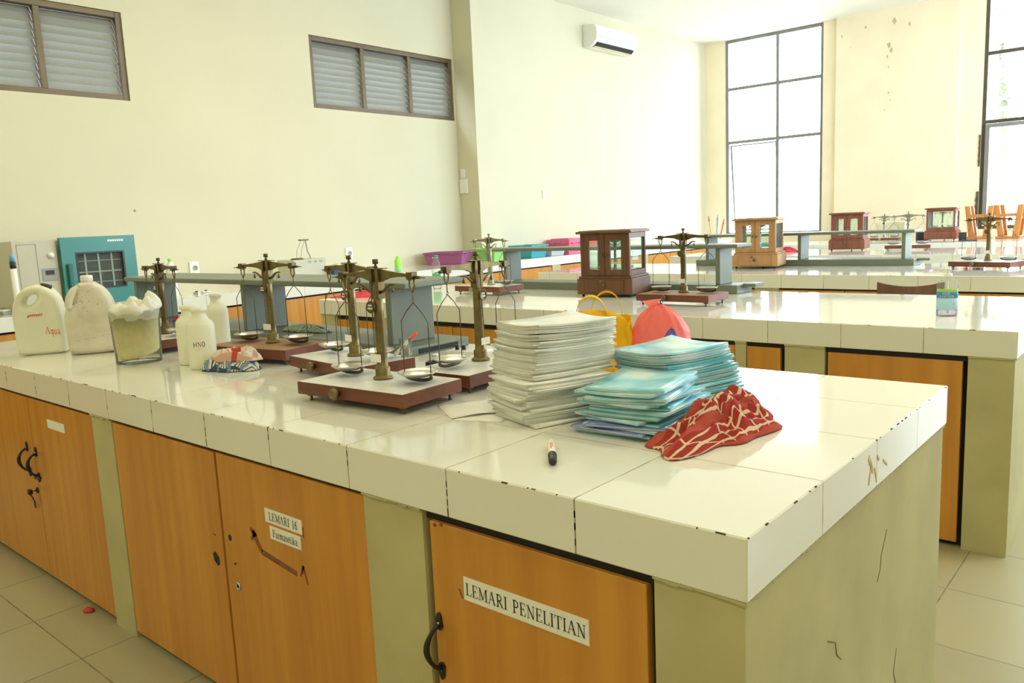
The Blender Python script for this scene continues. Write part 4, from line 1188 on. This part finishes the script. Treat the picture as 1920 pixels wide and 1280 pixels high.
def bag_blob(name, label, x, y, rot, sx, sy, h, mat, seed, knot=True, ridge=.02):
    m = MB()
    def f(u, v):
        th = 2 * PI * u; ph = PI * (v * .985 + .015) / 1.0
        c, s_ = math.cos(th), math.sin(th)
        z = 1 - v
        prof = (math.sin(min(1, v * 1.05) * PI * .52)) ** .62 * (1 - .22 * max(0, v - .75) / .25)
        nse = noise.noise(Vector((c * 1.6, s_ * 1.6, v * 2.4 + seed))) * .16 + noise.noise(Vector((c * 4, s_ * 4, v * 6 + seed))) * .06
        nse += (.08 * math.sin(9 * th + 3 * v) + .05 * math.sin(15 * th)) * max(0, .6 - v)
        k = prof * (1 + nse)
        return (sx * k * c, sy * k * s_, .0015 + h * z ** .85 * (1 + .06 * noise.noise(Vector((c * 2, s_ * 2, seed)))))
    m.grid(60, 26, f, 0, True)
    o = m.build(name, mat)
    o.location = (x, y, Z); o.rotation_euler = (0, 0, math.radians(rot))
    return o
t = thing('plastic_bag', 'tied translucent coral plastic bag behind the rear blue stack', 'bag', (-.770, 1.085, Z), 0)
o = bag_blob('bag_body', '', 0, 0, 0, .110, .076, .190, 'bag_red', 4); o.parent = t; o.location = (0, 0, 0); o.rotation_euler[2] = math.radians(40)
m = MB().grid(17, 6, lambda u, v: ((.008 + .020 * v * (1 + .3 * math.sin(5 * 2 * PI * u))) * math.cos(2 * PI * u), (.008 + .014 * v) * math.sin(2 * PI * u), .184 + .020 * v), 0, True)
o = m.build('bag_knot', 'bag_red', t); o.rotation_euler = (0, -.10, .4)
o = bag_blob('plastic_packet', '', -.655, .960, 20, .036, .026, .138, 'bag_purple', 9)
tag(o, 'small purple plastic packet in front of the coral bag', 'packet')

# ------------------------------------------------------------------ plastic containers on the nearest bench
# jerrycans
def face_rot(x, y, extra=0): return math.atan2(CAM[0] - x, -(CAM[1] - y)) + math.radians(extra)
t = thing('jerrycan', 'milky jerrycan with round handle hole, black cap and red handwriting', 'jerrycan', (-3.20, .215, Z), face_rot(-3.20, .215, -14))
ol = smooth_poly([(-.078, .004), (0, .0), (.080, .004), (.090, .02), (.093, .12), (.092, .17), (.080, .225), (.066, .250), (.050, .268), (.020, .283), (-.020, .284), (-.055, .262), (-.082, .222), (-.093, .17), (-.092, .12), (-.089, .02)], 5)
hole = smooth_poly([(-.052, .212), (-.040, .238), (-.008, .248), (.006, .244), (-.002, .222), (-.022, .206), (-.042, .202)], 5)
curve_plate('jerrycan_body', ol, [hole], .115, .022, 'hdpe', t, Matrix.Translation((0, 0, .001)))
MB().lathe([(0, .0), (.017, 0), (.017, .006), (.0215, .008), (.0215, .024), (.019, .027), (0, .027)], 22, 0, Matrix.Translation((.030, 0, .262)) @ Matrix.Rotation(.30, 4, 'Y')).build('cap', 'black', t)
lettering('handwriting', 'Aqua', .030, lambda u, v: (.052 + u * .8, -.0588, .098 + v - u * .1), 'redink', t)
m = MB().tube([(-.035, -.0585, .158), (-.022, -.0585, .166), (.000, -.0585, .166), (.022, -.0585, .169)], .0016, 4)
for k in range(7): m.tube([(-.032 + .008 * k, -.0585, .160), (-.028 + .008 * k, -.0585, .171)], .0011, 4)
m.build('underlined_scribble', 'redink', t)

t = thing('jerrycan', 'grimy milky jerrycan with white screw cap and side handle', 'jerrycan', (-2.99, .335, Z), face_rot(-2.99, .335, -8))
ol = smooth_poly([(-.075, .004), (0, 0), (.078, .004), (.090, .02), (.095, .10), (.093, .17), (.080, .225), (.055, .265), (.028, .285), (.020, .290), (-.024, .290), (-.034, .284), (-.054, .262), (-.070, .232), (-.085, .19), (-.095, .15), (-.094, .09), (-.089, .02)], 5)
curve_plate('jerrycan_body', ol, [], .12, .026, 'hdpe_dirty', t, Matrix.Translation((0, 0, .001)))
m = MB().tube([(-.022, -.030, .278), (-.046, -.052, .262), (-.062, -.060, .235), (-.070, -.060, .205), (-.066, -.054, .190)], [.012, .015, .016, .015, .011], 10)
m.build('side_handle', 'hdpe_dirty', t)
m = MB().tube([(-.058, -.0605, .205), (-.040, -.0605, .215), (-.032, -.0605, .240), (-.026, -.058, .262)], [.004, .008, .007, .004], 8, flat=.3)  # tinted strip paints the shadowed gap beside the handle
m.build('handle_gap_shade', 'stain', t)
MB().lathe([(0, 0), (.020, 0), (.020, .007), (.0235, .008), (.0235, .029), (.020, .033), (0, .033)], 24, 0, Matrix.Translation((-.002, 0, .286))).build('cap', 'white', t)
m = MB()
for k in range(60):
    a, b = random.gauss(-.03, .03), random.gauss(.235, .03)
    if abs(a) < .06 and b < .268:
        r = .0008 + .0022 * random.random(); m.prism([(a + r * math.cos(q), b + r * math.sin(q)) for q in (0, 1.3, 2.5, 3.8, 5)], -.0612, -.0595, 1)
for k in range(5): m.box((-.06 + .03 * k, -.0612, .06 + .004 * k), (-.045 + .03 * k, -.0598, .0612 + .004 * k))
o = m.build('dirt_specks', 'stain', t); o['kind'] = 'stuff'

# beaker lined with a crumpled bag
t = thing('beaker', 'clear plastic beaker lined with a crumpled bag of yellowish powder', 'beaker', (-2.545, .312, Z), face_rot(-2.545, .312))
MB().lathe([(0, .0015), (.078, .0015), (.080, .004), (.088, .195), (.091, .196)], 40).build('clear_cup', 'clear', t)
W['powder'] = translucent('pale yellow powder', (0.95, 0.88, 0.46), .15, .6, .1, 7, spots=(0.84, 0.72, 0.30))
W['liner'] = translucent('milky liner bag', (0.93, 0.93, 0.84), .25, .4, .1, 8)
def powf(th, r, z): return (r * math.cos(th) * (1 + .03 * noise.noise(Vector((math.cos(th) * 2, math.sin(th) * 2, z * 12)))), r * math.sin(th) * (1 + .03 * noise.noise(Vector((math.cos(th) * 2, math.sin(th) * 2, z * 12)))), z + (.020 * (math.cos(th) * .5 + .5) if z < .03 else 0))
MB().lathe([(0, .008), (.045, .010), (.066, .016), (.073, .045), (.078, .11), (.0815, .178), (0, .176)], 40, fn=powf).build('yellow_powder', 'powder', t)
def linf(th, r, z):
    k = max(0, (z - .165) / .06)
    q = noise.noise(Vector((math.cos(th) * 1.8, math.sin(th) * 1.8, z * 26))) * .30 * k + .16 * k * noise.noise(Vector((math.cos(th) * 5, math.sin(th) * 5, z * 60)))
    return (r * math.cos(th) * (1 + q), r * math.sin(th) * (1 + q), z + k * (.022 * noise.noise(Vector((math.cos(th) * 1.3 + 4, math.sin(th) * 1.3, 0))) + .010 * math.cos(th) + .022 * k * noise.noise(Vector((math.cos(th) * 4, math.sin(th) * 4, 2 + z * 20)))))
MB().lathe([(.079, .155), (.083, .172), (.0865, .188), (.092, .194), (.095, .200), (.088, .212), (.080, .222), (.066, .230), (.052, .222), (.040, .208), (.02, .200), (0, .198)], 64, fn=linf).build('liner_bag', 'liner', t)

# wide-necked bottles
def bottle(label, x, y, r, h, z=Z, txt=None, nr=.021, group='milky wide-necked bottles'):
    t = thing('plastic_bottle', label, 'bottle', (x, y, z), face_rot(x, y), group)
    def sq(th, rr, zz):
        k = 1.0
        if zz < h * .78: k = 1 / max(abs(math.cos(th)), abs(math.sin(th))) ** .35
        return (rr * math.cos(th) * k, rr * math.sin(th) * k, zz)
    hs = h * .72
    MB().lathe([(0, .001), (r * .84, .001), (r * .93, .006), (r * .95, .02), (r * .95, hs * .9), (r * .93, hs), (r * .84, hs + h * .045), (r * .62, hs + h * .09), (nr * 1.12, hs + h * .125), (nr, hs + h * .15), (nr, h - .014), (nr * 1.2, h - .012), (nr * 1.22, h - .002), (nr * .9, h), (0, h - .001)], 36, fn=sq).build('bottle_body', 'hdpe', t)
    if txt:
        yy = -r * 1.01
        MB().box((-.022, yy - .0015, h * .36), (.004, yy + .001, h * .49)).build('faded_patch', 'wall_peach', t)
        lettering('handwriting', txt, .017, lambda u, v: (-.008 + u, yy - .0022, h * .425 + v), 'ink', t)
    return t
bottle('milky wide-necked plastic bottle, left of the pair by the checked cloths', -2.292, .392, .050, .212, nr=.0235)
bottle('milky wide-necked plastic bottle with black handwriting, beside the checked cloths', -2.160, .362, .050, .212, nr=.0235, txt='HNO')
bottle('milky plastic bottle standing behind the handwritten one', -2.470, .600, .045, .232, nr=.020)

# white tube with black and blue tip
t = thing('white_tube', 'upright white tube with a black and blue tip at the left edge', 'tube', (-3.489, .229, Z))
MB().lathe([(0, 0), (.0125, 0), (.0125, .352), (0, .352)], 18).build('tube_body', 'white', t)
MB().lathe([(0, .352), (.0125, .352), (.0125, .382), (0, .382)], 18).build('black_band', 'black', t)
W['blue'] = plain('bright blue plastic', (0.12, 0.42, 0.80), .35)
MB().lathe([(0, .382), (.010, .382), (.010, .408), (.008, .412), (0, .412)], 18).build('blue_tip', 'blue', t)

# things between the balances
t = thing('drinking_glass', 'small clear glass on the white board of the second brass balance', 'glass', (-1.405, .632, Z + .0545))
MB().lathe([(0, .001), (.017, .001), (.021, .058), (.0198, .058), (.016, .005), (0, .005)], 26).build('glass_wall', 'clear', t)
t = marker('red-capped marker leaning beside the small clear glass', -1.428, .640, Z + .0625, 70, 'white', 'redink')
t.location = (-1.425, .600, Z + .062); t.rotation_euler = (0, math.radians(-38), math.radians(70)); t.scale = (.75, .75, .75)
t = thing('clamp', 'black clamp with a chrome screw behind the second brass balance', 'clamp', (-1.385, .735, Z), .5)
MB().box((-.028, -.018, 0), (.028, .018, .026)).build('clamp_body', 'black', t, bevel=.003)
MB().lathe([(0, 0), (.009, 0), (.009, .006), (.004, .007), (.004, .014), (.011, .015), (.011, .022), (0, .023)], 12, 0, Matrix.Translation((.0, 0, .026))).build('clamp_screw', 'steel', t)
t = thing('weight_block', 'white weight block with two black knobs behind the sideways balance', 'weight box', (-1.475, .985, Z), .3)
MB().box((-.075, -.035, 0), (.075, .035, .018)).build('block', 'laminate', t, bevel=.002)
for q in (-.045, -.018): MB().lathe([(0, 0), (.007, 0), (.007, .014), (.0055, .016), (0, .016)], 12, 0, Matrix.Translation((q, 0, .018))).build('black_knob', 'black', t)

# ------------------------------------------------------------------ second bench: bottles and chair
t = thing('sanitizer_bottle', 'clear hand sanitizer pump bottle with blue label on the second bench', 'bottle', (-.302, 2.565, Z), face_rot(-.302, 2.565))
def ov(th, r, z): return (r * math.cos(th), r * .62 * math.sin(th), z)
MB().lathe([(0, .001), (.036, .001), (.039, .005), (.039, .125), (.037, .136), (.028, .145), (.014, .150), (.014, .158), (0, .158)], 36, fn=ov).build('clear_body', 'clear', t)
W['gel'] = thin_glass('lilac gel', (0.86, 0.82, 0.95), .2, .05, haze=.15, hcol=(.7, .65, .85))
MB().lathe([(0, .004), (.0355, .004), (.0365, .03), (0, .031)], 30, fn=ov).build('gel', 'gel', t)
for nm, z0, z1, cl in (('label_green', .100, .112, (.30, .62, .10)), ('label_blue', .075, .100, (.03, .22, .50)), ('label_pale', .028, .075, (.38, .66, .80))):
    m = MB(); W[nm] = plain(nm.replace('_', ' ') + ' print', cl, .4)
    pts = [(.0397 * math.sin(a), -.0397 * .62 * math.cos(a)) for a in [(-1.25 + 2.5 * i / 12) for i in range(13)]]
    m._add([(px, py, zz) for zz in (z0, z1) for px, py in pts], [(i, i + 1, i + 14, i + 13) for i in range(12)], 0, True)
    lb = m.build('label_band', nm, t, solid=.0004)
    if nm == 'label_blue':
        lettering('lettering', 'HAND', .0088, lambda u, v: (u - .004, -.0405 * .62 * math.cos(min(1.2, abs(u) / .0397)) - .0008, .0935 + v), 'white', lb)
        lettering('lettering', 'SANITIZER', .0088, lambda u, v: (u - .001, -.0405 * .62 * math.cos(min(1.2, abs(u) / .0397)) - .0008, .0825 + v), 'white', lb)
    if nm == 'label_pale':
        MB().lathe([(0, 0), (.0022, 0), (.0022, .0006), (0, .0006)], 10, 0, Matrix.Translation((.024, -.0212, .052)) @ Matrix.Rotation(PI / 2, 4, 'X')).build('red_dot', 'redink', lb)
m = MB().lathe([(0, .158), (.0155, .158), (.0155, .172), (.008, .174), (.0045, .176), (.0045, .188), (0, .188)], 20)
m.lathe([(0, .186), (.011, .186), (.011, .193), (0, .195)], 16).tube([(0, 0, .190), (-.022, 0, .192), (-.030, 0, .188)], [.005, .0045, .003], 8)
m.build('pump', 'white', t)
MB().cyl((0, 0, .16), (.004, 0, .012), .0022, n=8).build('dip_tube', 'white', t)

def pet_bottle(label, x, y, z, h, capc, bandc, bodym='clear', band=(.30, .62), r=.031):
    t = thing('drink_bottle', label, 'bottle', (x, y, z), face_rot(x, y))
    MB().lathe([(0, .001), (r * .8, .001), (r, .01), (r, h * .28), (r * .94, h * .32), (r, h * .36), (r, h * .66), (r * .96, h * .74), (r * .62, h * .86), (.013, h * .92), (.013, h * .955), (0, h * .955)], 26).build('bottle_body', bodym, t)
    MB().lathe([(0, h * .93), (.0155, h * .93), (.0155, h * .995), (.014, h), (0, h)], 20).build('cap', capc, t)
    MB().lathe([(r * 1.02, h * band[0]), (r * 1.03, h * band[0]), (r * 1.03, h * band[1]), (r * 1.02, h * band[1])], 26).build('label_band', bandc, t)
    return t
W['green'] = plain('green label', (0.01, 0.42, 0.16), .4); W['lime'] = plain('lime green plastic', (0.35, 0.85, 0.08), .4, var=.03)
W['skyblue'] = plain('sky blue label', (0.25, 0.65, 0.85), .4)
pet_bottle('clear drink bottle with green cap and green label on the second bench', -3.76, 3.055, Z, .245, 'green', 'green', band=(.10, .45))
pet_bottle('lime green squeeze bottle with lime cap on the wall counter', -5.56, 4.27, Z + ramp(4.27), .15, 'lime', 'skyblue', bodym='lime', band=(.12, .26), r=.034)
t = pet_bottle('white jar with lime lid and lime base band beside the teal oven', -5.56, 1.958, Z, .300, 'lime', 'lime', bodym='white', band=(.48, .62), r=.038)

def chair(label, x, y, rot, c='cabwood'):
    t = thing('wooden_chair', label, 'chair', (x, y, 0), math.radians(rot))
    MB().box((-.20, -.19, .43), (.20, .20, .455)).build('seat', c, t, bevel=.006)
    for sx in (-1, 1):
        MB().box((sx * .18 - .018, .16, 0), (sx * .18 + .018, .195, .43)).build('leg', c, t, bevel=.003)
        MB().prism([(-.195, 0), (-.16, 0), (-.165, .43), (-.19, .80), (-.215, .80), (-.20, .43)], sx * .17 - .016, sx * .17 + .016, 0).build('leg', c, t, bevel=.003)
    m = MB()
    m.grid(13, 5, lambda u, v: (-.165 + .33 * u, -.215 + .035 * (1 - (2 * u - 1) ** 2) * -1 - .006, .70 + (.170 - .022 * (1 - (2 * u - 1) ** 2) ) * v), 0, True)
    m.build('backrest', c, t, solid=.014, bevel=.003)
    for sx in (-1, 1): MB().box((sx * .18 - .01, -.16, .20), (sx * .18 + .01, .17, .225)).build('stretcher', c, t)
    return t
chair('dark brown wooden chair tucked between the second and third benches', -.775, 3.93, 12)

# container left of the dark case
t = thing('bucket', 'white round tub with a grey foot half hidden by the dark case', 'bucket', (-3.745, 5.02, Z))
MB().lathe([(0, .0), (.080, .0), (.080, .018), (0, .018)], 28).build('grey_foot', 'grey', t)
MB().lathe([(0, .018), (.085, .018), (.094, .15), (.097, .152), (.097, .160), (.090, .172), (0, .176)], 28).build('tub_body', 'white', t)

# ------------------------------------------------------------------ storage bins
def storage_bin(label, x, y, rot, w, d, h, c, mat=None, cat='bin', lid=None):
    z = Z + ramp(y)
    W.setdefault('bin_' + c[0], translucent(c[0] + ' bin plastic', c[1], .25, .35, .04))
    k = 'bin_' + c[0]
    t = thing('storage_bin', label, cat, (x, y, z), math.radians(rot), 'plastic storage bins along the wall counter')
    m = MB()
    def ring(f, zz, e=0): a, b = w / 2 * f + e, d / 2 * f + e; return [(-a, -b, zz), (a, -b, zz), (a, b, zz), (-a, b, zz)]
    rs = [ring(.86, .001), ring(.98, h * .86), ring(1.0, h * .86, .010), ring(1.0, h, .010), ring(.97, h), ring(.84, .006)]
    vs = [p for r_ in rs for p in r_]
    fs = [(3, 2, 1, 0)] + [(i * 4 + a, i * 4 + (a + 1) % 4, i * 4 + 4 + (a + 1) % 4, i * 4 + 4 + a) for i in range(5) for a in range(4)] + [(20, 21, 22, 23)]
    m._add(vs, fs)
    m.build('bin_body', k, t, bevel=.004)
    m = MB()
    for q in (-.25, .25):
        m.box((w * q - .03, -d / 2 - .016, h * .80), (w * q + .03, -d / 2 - .006, h * .88))
        m.box((w / 2 + .006, d * q - .02, h * .80), (w / 2 + .016, d * q + .02, h * .88))
    m.build('rim_lug', k, t)
    if lid: MB().box((-w / 2 - .012, -d / 2 - .012, h), (w / 2 + .012, d / 2 + .012, h + .018)).box((-w / 2 + .03, -d / 2 + .03, h + .018), (w / 2 - .03, d / 2 - .03, h + .03)).build('lid', k, t, bevel=.004)
    return t
PU = ('purple', (.46, .13, .34)); GR = ('green', (.38, .72, .22)); TE = ('teal', (.08, .46, .55)); GY = ('pale_grey', (.60, .66, .68)); PK = ('pink', (.90, .22, .38)); OR = ('orange_red', (.88, .16, .10)); SG = ('soft_green', (.30, .62, .42))
t = storage_bin('purple storage bin in the corner on the wall counter', -5.80, 5.22, 22, .46, .30, .135, PU)
m = MB()
for q in range(4): m.box((-.13 + .02 * q, -.151, .075), (-.118 + .02 * q, -.146, .088))
m.build('white_marks', 'white', t)
storage_bin('green storage bin right behind the purple one', -5.585, 5.63, 10, .34, .26, .150, GR)
storage_bin('teal storage bin on the wall counter left of the pale grey one', -5.57, 6.33, 0, .34, .30, .150, TE)
storage_bin('pale grey storage bin between the teal and pink ones', -5.57, 6.70, 0, .34, .28, .095, GY)
storage_bin('pink storage bin with lid on the wall counter', -5.57, 7.07, 0, .34, .32, .165, PK, lid=True)
storage_bin('orange red storage bin beyond the pink one', -5.57, 7.47, 0, .34, .28, .150, OR)
storage_bin('soft green lidded bin farthest along the wall counter, behind the dark case', -5.57, 7.98, 0, .34, .34, .20, SG, lid=True)
t = storage_bin('teal storage bin on the fourth bench seen through the light oak case', -3.15, 7.30, 0, .36, .26, .115, TE); t.location.z = Z

# ------------------------------------------------------------------ oven on the wall counter
t = thing('drying_oven', 'teal and grey laboratory drying oven on the wall counter', 'oven', (-5.45, .85, Z))
for fx in (-.45, -.05):
    for fy in (.05, .74): MB().lathe([(0, 0), (.018, 0), (.018, .025), (0, .025)], 12, 0, Matrix.Translation((fx, fy, 0))).build('foot', 'black', t)
MB().box((-.5, 0, .025), (-.03, .785, .478)).build('casing', 'lightgrey', t, bevel=.006)
MB().box((-.03, .0, .025), (0, .275, .482)).build('control_panel', 'lightgrey', t, bevel=.004)
m = MB().box((0, .028, .09), (.002, .032, .455)).box((0, .028, .452), (.002, .145, .456)).box((0, .143, .09), (.002, .147, .455))
m.build('panel_groove', 'grey', t)
MB().lathe([(0, 0), (.022, 0), (.022, .006), (.017, .010), (.015, .022), (0, .023)], 22, 0, Matrix.Translation((0, .232, .375)) @ Matrix.Rotation(PI / 2, 4, 'Y')).build('control_knob', 'white', t)
d = MB().box((0, .165, .205), (.004, .262, .290)).build('display_panel', 'grey', t, bevel=.001)
MB().box((.004, .185, .245), (.006, .240, .275)).build('screen', 'black', d)
# door with window opening
m = MB()
ya, yb, za, zb = .285, .79, -.012 + .03, .490
wa, wb, wz0, wz1 = .375, .705, .125, .385
for (a, b, c, e) in ((ya, wa, za, zb), (wb, yb, za, zb), (wa, wb, za, wz0), (wa, wb, wz1, zb)): m.box((.0, a, c), (.035, b, e))
d = m.build('oven_door', 'teal', t)
m = MB()
for (a, b, c, e) in ((wa, wb, wz0, wz0 + .012), (wa, wb, wz1 - .012, wz1), (wa, wa + .012, wz0 + .012, wz1 - .012), (wb - .012, wb, wz0 + .012, wz1 - .012)): m.box((.02, a, c), (.037, b, e))
m.build('window_gasket', 'black', d)
MB().box((.018, wa + .012, wz0 + .012), (.022, wb - .012, wz1 - .012)).build('oven_window', 'glass', d)
MB().box((.002, wa, wz0), (.004, wb, wz1)).build('chamber_back', 'dark', d)
m = MB()
for zz in (.17, .24, .245, .32): m.box((.006, wa + .02, zz), (.012, wb - .02, zz + .004))
for yy in (.44, .53, .62): m.box((.004, yy, wz0 + .01), (.010, yy + .012, wz1 - .01))
m.build('chamber_racks', 'grey', d)
m = MB().box((.035, .312, .14), (.060, .345, .31))
m.build('door_handle', 'tealdark', d, bevel=.006)
m = MB()
for k in range(7): m.box((.0352, .60 + .016 * k, .450), (.0362, .612 + .016 * k, .464))
m.build('white_maker_mark', 'white', d)

# power adapter
t = thing('power_adapter', 'grey and white power adapter with a cable, left of the oven', 'adapter', (-5.56, .79, Z), .3)
MB().box((-.04, -.03, 0), (.04, .03, .022)).build('adapter_body', 'grey', t, bevel=.004)
MB().box((-.038, -.028, .022), (.038, .028, .034)).build('adapter_top', 'white', t, bevel=.004)
MB().tube([(0, -.03, .012), (.03, -.10, .004), (-.05, -.06, .02), (-.20, .0, .05), (-.33, .05, .08)], .004, 6).build('cable', 'black', t)

# stand with box on the counter
t = thing('electronics_box', 'pale grey electronics box against the wall under the lamp stand', 'instrument', (-5.68, 3.235, Z + ramp(3.235)), 0)
MB().box((-.13, -.17, 0), (.13, .17, .200)).build('box_body', 'lightgrey', t, bevel=.005)
m = MB()
for q in (-.02, .04, .10): m.box((.130, q, .165), (.1325, q + .03, .185))
m.build('sockets', 'grey', t)
t = thing('wire_stand', 'spindly wire stand with a dark dish on the electronics box', 'stand', (-5.68, 3.215, Z + ramp(3.235) + .2001), 0)
MB().lathe([(0, 0), (.055, 0), (.058, .004), (.05, .012), (0, .012)], 22, 0, Matrix.Translation((.05, -.06, 0))).build('dark_dish', 'bronze', t)
m = MB().tube([(0, .12, 0), (0, .09, .07), (0, .075, .165)], .0035, 6)
m.tube([(0, -.03, .012), (0, -.02, .08), (0, .03, .165)], .0015, 5)
m.tube([(.02, .05, .165), (.02, .02, .09), (.02, .0, .012)], .0015, 5)
m.build('wire_legs', 'iron', t)
MB().box((-.02, .015, .163), (.02, .10, .175)).build('top_clip', 'bronze', t, bevel=.003)
t = thing('tool_tray', 'dark blue tool tray on the wall counter right of the electronics box', 'tray', (-5.55, 3.54, Z + ramp(3.54)))
W['navy'] = plain('navy plastic', (.02, .04, .12), .5)
m = MB().box((-.09, -.12, 0), (.09, .12, .012)).box((-.09, -.12, .012), (-.08, .12, .10)).box((.08, -.12, .012), (.09, .12, .10)).box((-.08, -.12, .012), (.08, -.11, .10)).box((-.08, .11, .012), (.08, .12, .10))
m.build('tray_body', 'navy', t)
MB().tube([(-.06, -.09, .10), (0, -.03, .125), (.05, .02, .118), (.03, .09, .108)], .012, 8).build('coiled_wire', 'steel', t)
for k, (dy, ln) in enumerate(((2.18, .05), (2.26, .07))):
    t = thing('metal_clip', 'small metal clip lying on the wall counter, ' + ('nearer the oven' if k == 0 else 'farther from the oven'), 'clip', (-5.62, dy, Z + ramp(dy)), .4 + k)
    MB().box((-ln / 2, -.012, 0), (ln / 2, .012, .016)).build('clip_body', 'steel', t, bevel=.003)
    MB().cyl((0, 0, .016), (0, 0, .024), .010, n=10).build('clip_button', 'iron', t)

# wall sockets, notice, air conditioner
for k, (y, z) in enumerate(((2.43, 1.025), (4.095, 1.055))):
    t = thing('wall_socket', 'white wall socket above the counter, ' + ('just right of the oven' if k == 0 else 'right of the wire stand'), 'socket', (LX, y, z))
    MB().box((0, -.042, -.055), (.012, .042, .055)).build('socket_plate', 'white', t, bevel=.003)
    MB().lathe([(0, 0), (.022, 0), (.022, .004), (.018, .004), (.018, .001), (0, .001)], 20, 0, Matrix.Translation((.012, .006, 0)) @ Matrix.Rotation(PI / 2, 4, 'Y')).build('socket_hole', 'grey', t)
t = thing('wall_notice', 'pale notice holder with a small sheet above it in the wall corner', 'notice', (-6.03, YC, 1.78))
MB().box((-.062, -.016, -.135), (.062, -.001, .03)).build('holder', 'white', t, bevel=.002)
MB().box((-.055, -.0175, -.128), (.055, -.016, -.01)).build('sheet', 'paper', t)
MB().box((-.038, -.012, .035), (.030, -.001, .145)).build('small_sheet', 'laminate', t, bevel=.002)
t = thing('air_conditioner', 'white split air conditioner high on the left wall', 'air conditioner', (AX, 7.90, 3.50))
pr_ = [(0, 0), (.10, -.005), (.16, .02), (.215, .075), (.225, .14), (.215, .22), (.19, .262), (.12, .275), (0, .275)]
MB().prism(pr_, 0, .98, 1).build('casing', 'white', t, bevel=.008)
MB().prism([(.125, -.004), (.165, .010), (.198, .045), (.190, .050), (.155, .020), (.12, .006)], .05, .93, 1).build('air_slot', 'dark', t)
MB().prism([(.105, -.010), (.150, .004), (.152, .008), (.105, -.004)], .05, .93, 1).build('louvre_flap', 'wall_peach', t)
MB().box((.2245, .04, .115), (.2275, .94, .119)).build('panel_seam', 'grey', t)
t = thing('wall_switch', 'narrow cream switch plate on the blown-out left wall below the air conditioner', 'switch', (AX, 6.95, 1.62))
MB().box((0, -.03, -.05), (.010, .03, .05)).build('switch_plate', 'wall_peach', t, bevel=.002)

# ------------------------------------------------------------------ far benches
t = thing('brush_cup', 'white cup holding coloured handles on the far bench left end', 'cup', (-3.80, 7.60, Z))
MB().lathe([(0, .001), (.055, .001), (.065, .16), (.061, .16), (.052, .006), (0, .006)], 24).build('cup_wall', 'white', t)
W['yellow'] = plain('yellow plastic', (.85, .55, .15), .4)
for k, (cl, nm, dx, dy, lx, ln) in enumerate((('yellow', 'yellow and red', -.03, .0, -.05, .42), ('blue', 'blue', .0, .01, .02, .44), ('redink', 'red', .025, 0, .07, .38))):
    t = thing('brush', nm + ' handled brush standing in the white cup on the far bench', 'brush', (-3.80 + dx, 7.60 + dy, Z + .008))
    MB().tube([(0, 0, 0), (lx * .5, 0, ln * .5), (lx, 0, ln * .85)], [.006, .006, .008], 8).build('handle', cl, t)
    MB().tube([(lx, 0, ln * .85), (lx * 1.15, 0, ln)], [.010, .004], 8).build('brush_tip', 'blue' if k == 1 else 'redink', t)
o = MB().box((-.18, -.13, 0), (.18, .13, .24)).build('carton', plain('beige carton', (.72, .66, .45), .8), bevel=.003)
o.location = (-2.62, 10.32, Z); tag(o, 'beige carton on the farthest bench behind the small dark balance', 'box')
o = MB().box((-.07, -.09, 0), (.07, .09, .10)).build('black_box', 'black', bevel=.004)
o.location = (-2.22, 10.22, Z); tag(o, 'low black box just left of the cherry red case', 'box')
W['stoolwood'] = wood('orange varnished wood', (.45, .165, .035), (.60, .26, .065), .35, 2.5)
def stool(label, x, y, rot, h=.40):
    t = thing('upturned_stool', label, 'stool', (x, y, Z), math.radians(rot), 'upturned wooden stools on the farthest bench')
    MB().box((-.13, -.13, 0), (.13, .13, .030)).build('seat', 'stoolwood', t, bevel=.006)
    for sx in (-1, 1):
        for sy in (-1, 1):
            a, b = sx * .075, sy * .085; c, e = sx * .125, sy * .125
            m = MB(); w0, w1 = .034, .028
            m._add([(a - w0, b - .016, .030), (a + w0, b - .016, .030), (a + w0, b + .016, .030), (a - w0, b + .016, .030), (c - w1, e - .016, h), (c + w1, e - .016, h), (c + w1, e + .016, h), (c - w1, e + .016, h)],
                   [(0, 3, 2, 1), (4, 5, 6, 7), (0, 1, 5, 4), (1, 2, 6, 5), (2, 3, 7, 6), (3, 0, 4, 7)])
            m.build('leg', 'stoolwood', t, bevel=.003)
    for sy in (-1, 1): MB().box((-.092, sy * .112 - .010, .262), (.092, sy * .112 + .010, .296)).build('rail', 'stoolwood', t)
    for sx in (-1, 1): MB().box((sx * .104 - .010, -.102, .225), (sx * .104 + .010, .102, .257)).build('rail', 'stoolwood', t)
    return t
stool('upturned orange stool leftmost of the row, just right of the cherry red case', -1.60, 10.28, 2)
stool('upturned orange stool second from the left, seen behind the brass balance', -1.28, 10.28, -3)
stool('upturned orange stool cut by the right photo edge', -.96, 10.28, 3)
o = MB().box((-.09, -.08, 0), (.09, .08, .012)).box((-.09, .04, .012), (-.01, .08, .10)).build('dark_case', 'black', bevel=.004)
o.location = (-1.62, 9.72, Z); o.rotation_euler = (0, 0, .3); tag(o, 'dark stepped case in front of the leftmost upturned stool', 'case')
